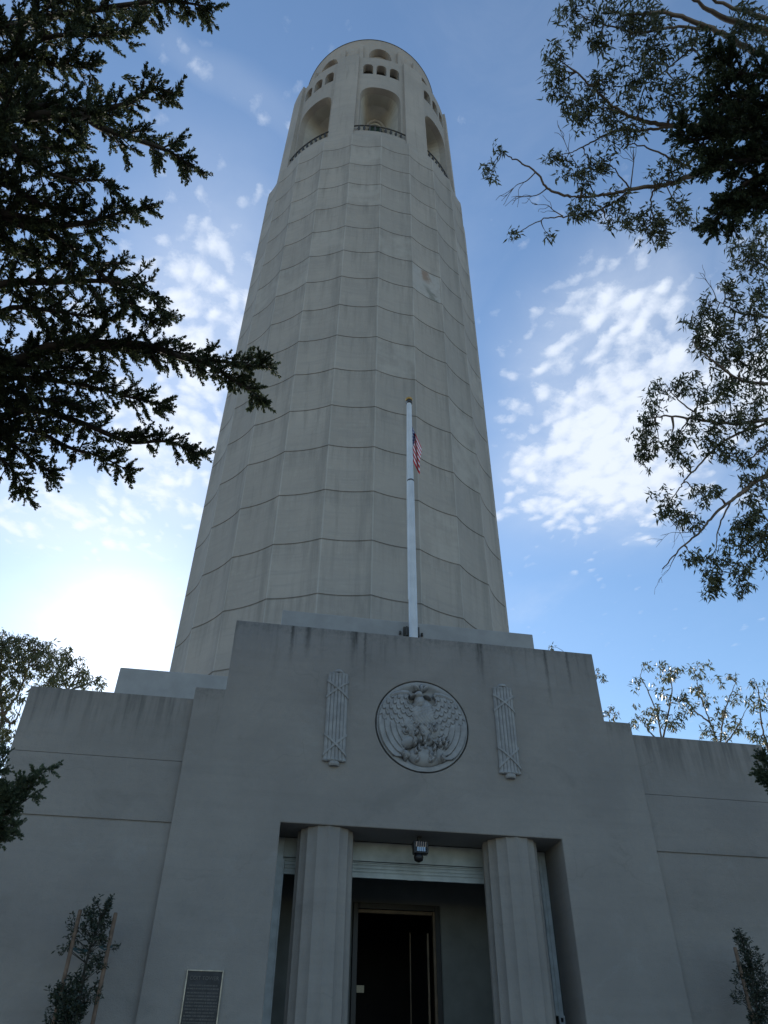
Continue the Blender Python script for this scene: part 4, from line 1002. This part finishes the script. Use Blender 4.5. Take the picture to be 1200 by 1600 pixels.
# gums behind the right wing
def back_gum(xb, yb, label, top_px, limbs_px, clus, D, size=0.30, r0=0.12, amount=1.0, group=None):
    base = np.array([xb, yb, 0.0]); Rt = root('eucalyptus_tree', label, 'tree', tuple(base), 'gum trees behind the wings')
    lbs = []
    for l_ in limbs_px:
        lbs.append((A(*[(u_, v_, D) for u_, v_ in l_]), r0*0.42))
    topp = far(top_px[0], top_px[1], D)
    gum(Rt, [base, base*0.6+topp*0.4+np.array([0.2, 0, -1]), topp], r0, lbs, [(u_, v_, r_, D+RNG.uniform(-0.8, 0.8)) for u_, v_, r_ in clus], size=size, amount=amount)
def foot(u, v, D): p_ = far(u, v, D); return p_[0], p_[1]
xb, yb = foot(1035, 1150, 29)
back_gum(xb, yb, 'slender young gum tree rising behind the right wing nearest the stepped pylon', (1035, 1165),
         [[(1035, 1165), (1028, 1120), (1010, 1075), (1000, 1055)], [(1035, 1160), (1045, 1110), (1050, 1070), (1040, 1050)], [(1035, 1165), (1012, 1140), (1000, 1120)]],
         [(1000, 1062, 14), (1008, 1040, 12), (1035, 1045, 18), (1050, 1060, 16), (1060, 1045, 10), (1025, 1080, 14), (1050, 1090, 16), (1010, 1115, 18), (1040, 1120, 18), (1060, 1120, 20), (1070, 1100, 16), (1015, 1135, 14), (990, 1130, 10)], 29, amount=0.8)
xb, yb = foot(1120, 1170, 31)
back_gum(xb, yb, 'taller young gum tree rising behind the middle of the right wing top', (1125, 1175),
         [[(1125, 1175), (1110, 1130), (1095, 1090), (1085, 1050)], [(1125, 1170), (1130, 1120), (1140, 1090), (1150, 1065)], [(1125, 1175), (1150, 1140), (1165, 1110)], [(1110, 1130), (1085, 1110), (1070, 1090)]],
         [(1085, 1045, 14), (1100, 1040, 12), (1110, 1060, 14), (1090, 1075, 18), (1100, 1090, 18), (1080, 1100, 14), (1140, 1055, 8), (1140, 1090, 14), (1160, 1090, 16), (1175, 1100, 12), (1120, 1110, 16), (1145, 1125, 18), (1110, 1145, 18), (1160, 1135, 16), (1130, 1150, 16), (1170, 1150, 10)], 31, amount=0.8)
xb, yb = foot(1195, 1170, 30)
back_gum(xb, yb, 'half-seen young gum tree at the right frame edge above the wing corner', (1200, 1175),
         [[(1200, 1175), (1190, 1130), (1185, 1080), (1178, 1060)], [(1200, 1170), (1205, 1120), (1200, 1090)]],
         [(1172, 1062, 9), (1195, 1072, 11), (1198, 1100, 14), (1190, 1130, 12), (1185, 1150, 14), (1198, 1158, 14)], 30, amount=0.8)
xb, yb = foot(950, 1140, 34)
back_gum(xb, yb, 'gum tree almost hidden behind the stepped front, only twig tips showing on its right', (925, 1100),
         [[(925, 1100), (915, 1040), (870, 1012)], [(925, 1100), (930, 1070), (934, 1048)], [(925, 1110), (945, 1120), (956, 1108)]],
         [(862, 1014, 7), (936, 1050, 7), (940, 1062, 6), (952, 1112, 10), (962, 1120, 8), (947, 1118, 8)], 34, r0=0.09, amount=1.0)
# gums behind the left wing, against the sun
xb, yb = foot(0, 1150, 30)
back_gum(xb, yb, 'bushy gum tree behind the left wing, crown cut by the left edge', (5, 1120),
         [[(5, 1120), (0, 1060), (5, 1010), (15, 995)], [(5, 1120), (30, 1080), (45, 1040), (60, 1010)], [(5, 1120), (-30, 1080), (-50, 1040)], [(5, 1120), (20, 1130), (35, 1100)]],
         [(5, 1000, 16), (25, 1005, 18), (45, 1010, 18), (65, 1015, 18), (10, 1030, 22), (35, 1035, 24), (55, 1040, 22), (0, 1060, 22), (25, 1065, 20), (-20, 1020, 24), (10, 1090, 16), (30, 1090, 10), (5, 1120, 18), (-10, 1150, 20), (15, 1150, 14), (-30, 1080, 22), (80, 1045, 16)], 30, r0=0.2, amount=2.2)
xb, yb = foot(110, 1080, 33)
back_gum(xb, yb, 'low rounded gum crown in front of the sun, just above the left wing', (105, 1080),
         [[(105, 1080), (95, 1050), (85, 1025)], [(105, 1080), (120, 1055), (125, 1040)], [(105, 1080), (145, 1065), (158, 1055)]],
         [(80, 1020, 16), (100, 1022, 14), (112, 1032, 16), (90, 1045, 18), (118, 1050, 16), (135, 1055, 12), (100, 1065, 18), (75, 1065, 14), (130, 1068, 14), (152, 1062, 10), (160, 1070, 8), (60, 1075, 12)], 33, r0=0.15, amount=2.2)

# ---- low cypress shrubs that just enter at both edges
def edge_shrub(name, base, label, tips, D, size):
    Rt = root(name, label, 'shrub', tuple(base)); base = np.array(base, float); L2 = []
    for u_, v_, w_ in tips:
        tip = far(u_, v_, D); mid = (base+np.array([0, 0, tip[2]*0.85])+tip)/2; st_ = base+np.array([0, 0, tip[2]*0.75])
        L2.append(([st_, (st_+tip)/2+np.array([0, 0, 0.05]), tip], 0.04, 0.15, w_))
    cypress(Rt, [base, base+np.array([0, 0, 2.5]), base+np.array([0, 0, far(tips[0][0], tips[0][1], D)[2]+0.3])], 0.10, L2, SHRLEAF, size, 1.0, 0.42)
pL = far(-70, 1250, 12.5)
edge_shrub('evergreen_shrub', (pL[0], pL[1], 0), 'green evergreen shrub poking in at the left edge in front of the left wing',
           [(80, 1198, 0.6), (55, 1212, 0.8), (62, 1235, 0.7), (35, 1250, 0.9), (38, 1280, 0.7), (15, 1175, 0.7), (10, 1225, 1.0), (5, 1290, 0.8), (45, 1222, 0.9), (0, 1195, 1.0)], 12.5, 0.20)
pR = far(1250, 1200, 17.5)
edge_shrub('evergreen_shrub', (pR[0], pR[1], 0), 'bright green evergreen tip at the right edge below the wing corner',
           [(1188, 1175, 0.5), (1186, 1195, 0.5), (1195, 1210, 0.6), (1200, 1185, 0.7)], 17.5, 0.26)

# ---- staked young trees in front of the wings
def sapling(label, base, path, blobs, lsize=0.11):
    b0 = np.array(base); Rt = root('young_tree', label, 'tree', tuple(b0), 'staked young trees before the wings'); wood = MB(); lv = Leaves()
    C_ = catmull([b0]+path, 8); wood.tube(C_, list(np.linspace(0.03, 0.006, len(C_))), 6); CA = np.array(C_)
    for c, Rm, n in blobs:
        i = int(np.argmin(np.linalg.norm(CA-c+np.array([0, 0, 0.15]), axis=1)))
        for k in range(max(3, int(n*0.7))):
            pnt = c+nrm(RNG.normal(size=3))*Rm*RNG.random()**0.5*np.array([1, 1, 1.1])
            d = nrm(pnt-CA[max(0, i-2)]+np.array([0, 0, 0.15]))
            if k % 4 == 0: wood.tube([CA[max(0, i-1)], (CA[i]+pnt)/2+np.array([0, 0, -0.02]), pnt], [0.008, 0.006, 0.003], 4)
            lv.spray(T_SML, pnt-d*0.06, d+RNG.normal(size=3)*0.35, lsize*RNG.uniform(0.8, 1.5))
    shift(wood, b0).obj('trunk', SAPBARK, Rt, smooth=True); lv.obj('crown', SAPLEAF, Rt)
Ys = -0.65
E = lambda x_, y_: onY(60+x_*.1375, 1380+y_*.1375, Ys)
bl = [(E(800, 200), .07, 9), (E(800, 270), .08, 12), (E(670, 230), .07, 8), (E(640, 330), .09, 12), (E(740, 380), .11, 18), (E(760, 470), .11, 18), (E(560, 340), .07, 8), (E(600, 420), .10, 12), (E(500, 470), .08, 8), (E(600, 520), .12, 16),
      (E(700, 590), .12, 18), (E(390, 430), .05, 5), (E(390, 510), .06, 6), (E(380, 590), .04, 4), (E(320, 720), .07, 8), (E(430, 640), .06, 5), (E(870, 730), .06, 6), (E(750, 680), .10, 10), (E(600, 660), .10, 10),
      (E(540, 790), .10, 12), (E(690, 850), .09, 10), (E(700, 960), .09, 12), (E(560, 960), .11, 16), (E(500, 1060), .11, 14), (E(300, 1160), .13, 22), (E(260, 1250), .15, 26), (E(190, 1330), .15, 24), (E(350, 1280), .15, 24), (E(420, 1200), .13, 18),
      (E(480, 1150), .10, 12), (E(620, 1170), .07, 6), (E(660, 1260), .10, 12), (E(560, 1300), .12, 16), (E(450, 1350), .15, 24), (E(300, 1400), .18, 32), (E(250, 1500), .2, 40), (E(400, 1500), .2, 36), (E(200, 1600), .22, 40), (E(500, 1450), .12, 14), (E(400, 1620), .22, 36)]
for zz_, (xx_, rr_) in enumerate([(0.0, .25), (0.02, .28), (-0.02, .25)]): bl.append((E(300, 1600)+np.array([xx_, 0, -0.3-0.35*zz_]), rr_, 40))
top = E(800, 170)
sapling('small leafy young tree tied between two stakes before the left wing', (E(420, 1600)[0], Ys, 0), [E(430, 1500), E(520, 1000), E(600, 700), E(690, 450), top], bl)
def stake(label, pt, zt, yy=None, group=None, lean=0.0):
    x_, y_ = pt[0], pt[1]; o_ = MB().lathe([(0.032, 0), (0.032, zt-0.02), (0.026, zt)], 0, 0, 10).obj('wooden_stake', WOOD); o_.location = (x_, y_, 0)
    tag(o_, label, 'stake', 'wooden stakes beside the young trees'); return o_
s1 = E(478, 300); stake('reddish wooden stake left of the young tree before the left wing', s1, s1[2])
s2 = E(880, 335); stake('wooden stake right of the young tree before the left wing', s2, s2[2])
for pts_, lb in (((E(380, 740), E(560, 770)), 'dark rubber tie from the left stake to the left young tree'), ((E(690, 720), E(840, 720)), 'dark rubber tie from the left young tree to its right-hand stake')):
    tie = MB(); tie.tube(list(pts_), 0.016, 6); tie.tube([pts_[0], (pts_[0]+pts_[1])/2+np.array([0, -0.03, -0.05]), pts_[1]], 0.012, 6)
    tag(tie.obj('tree_tie', TIE, loc=tuple(pts_[0])), lb, 'tree tie', 'rubber ties on the left young tree')
Fz = lambda x_, y_: onY(1130+x_*.1062, 1430+y_*.1062, Ys)
bl = [(Fz(220, 230), .06, 7), (Fz(200, 300), .06, 6), (Fz(270, 330), .07, 10), (Fz(220, 400), .07, 8), (Fz(320, 420), .08, 10), (Fz(300, 500), .08, 12), (Fz(400, 520), .09, 12), (Fz(450, 570), .07, 8), (Fz(290, 600), .07, 8), (Fz(400, 650), .10, 14), (Fz(550, 680), .09, 10),
      (Fz(300, 760), .09, 12), (Fz(400, 780), .12, 18), (Fz(550, 790), .10, 12), (Fz(220, 880), .05, 5), (Fz(170, 930), .06, 7), (Fz(350, 900), .11, 16), (Fz(480, 950), .13, 20), (Fz(620, 900), .10, 12), (Fz(600, 1040), .13, 20), (Fz(430, 1070), .12, 20),
      (Fz(240, 1150), .06, 7), (Fz(190, 1230), .08, 10), (Fz(430, 1200), .12, 18), (Fz(570, 1200), .14, 22), (Fz(450, 1330), .12, 16), (Fz(600, 1350), .15, 26), (Fz(480, 1480), .14, 22), (Fz(400, 1550), .13, 20), (Fz(600, 1530), .18, 34), (Fz(550, 1650), .2, 40)]
for q_ in range(3): bl.append((Fz(560, 1650)+np.array([0, 0, -0.3-0.35*q_]), 0.25, 40))
sapling('dark green narrow young tree tied to a stake before the right wing', (Fz(520, 1600)[0], Ys, 0), [Fz(500, 1400), Fz(430, 1000), Fz(350, 600), Fz(230, 190)], bl)
s3 = Fz(170, 470); stake('lone wooden stake beside the young tree before the right wing', s3, s3[2])
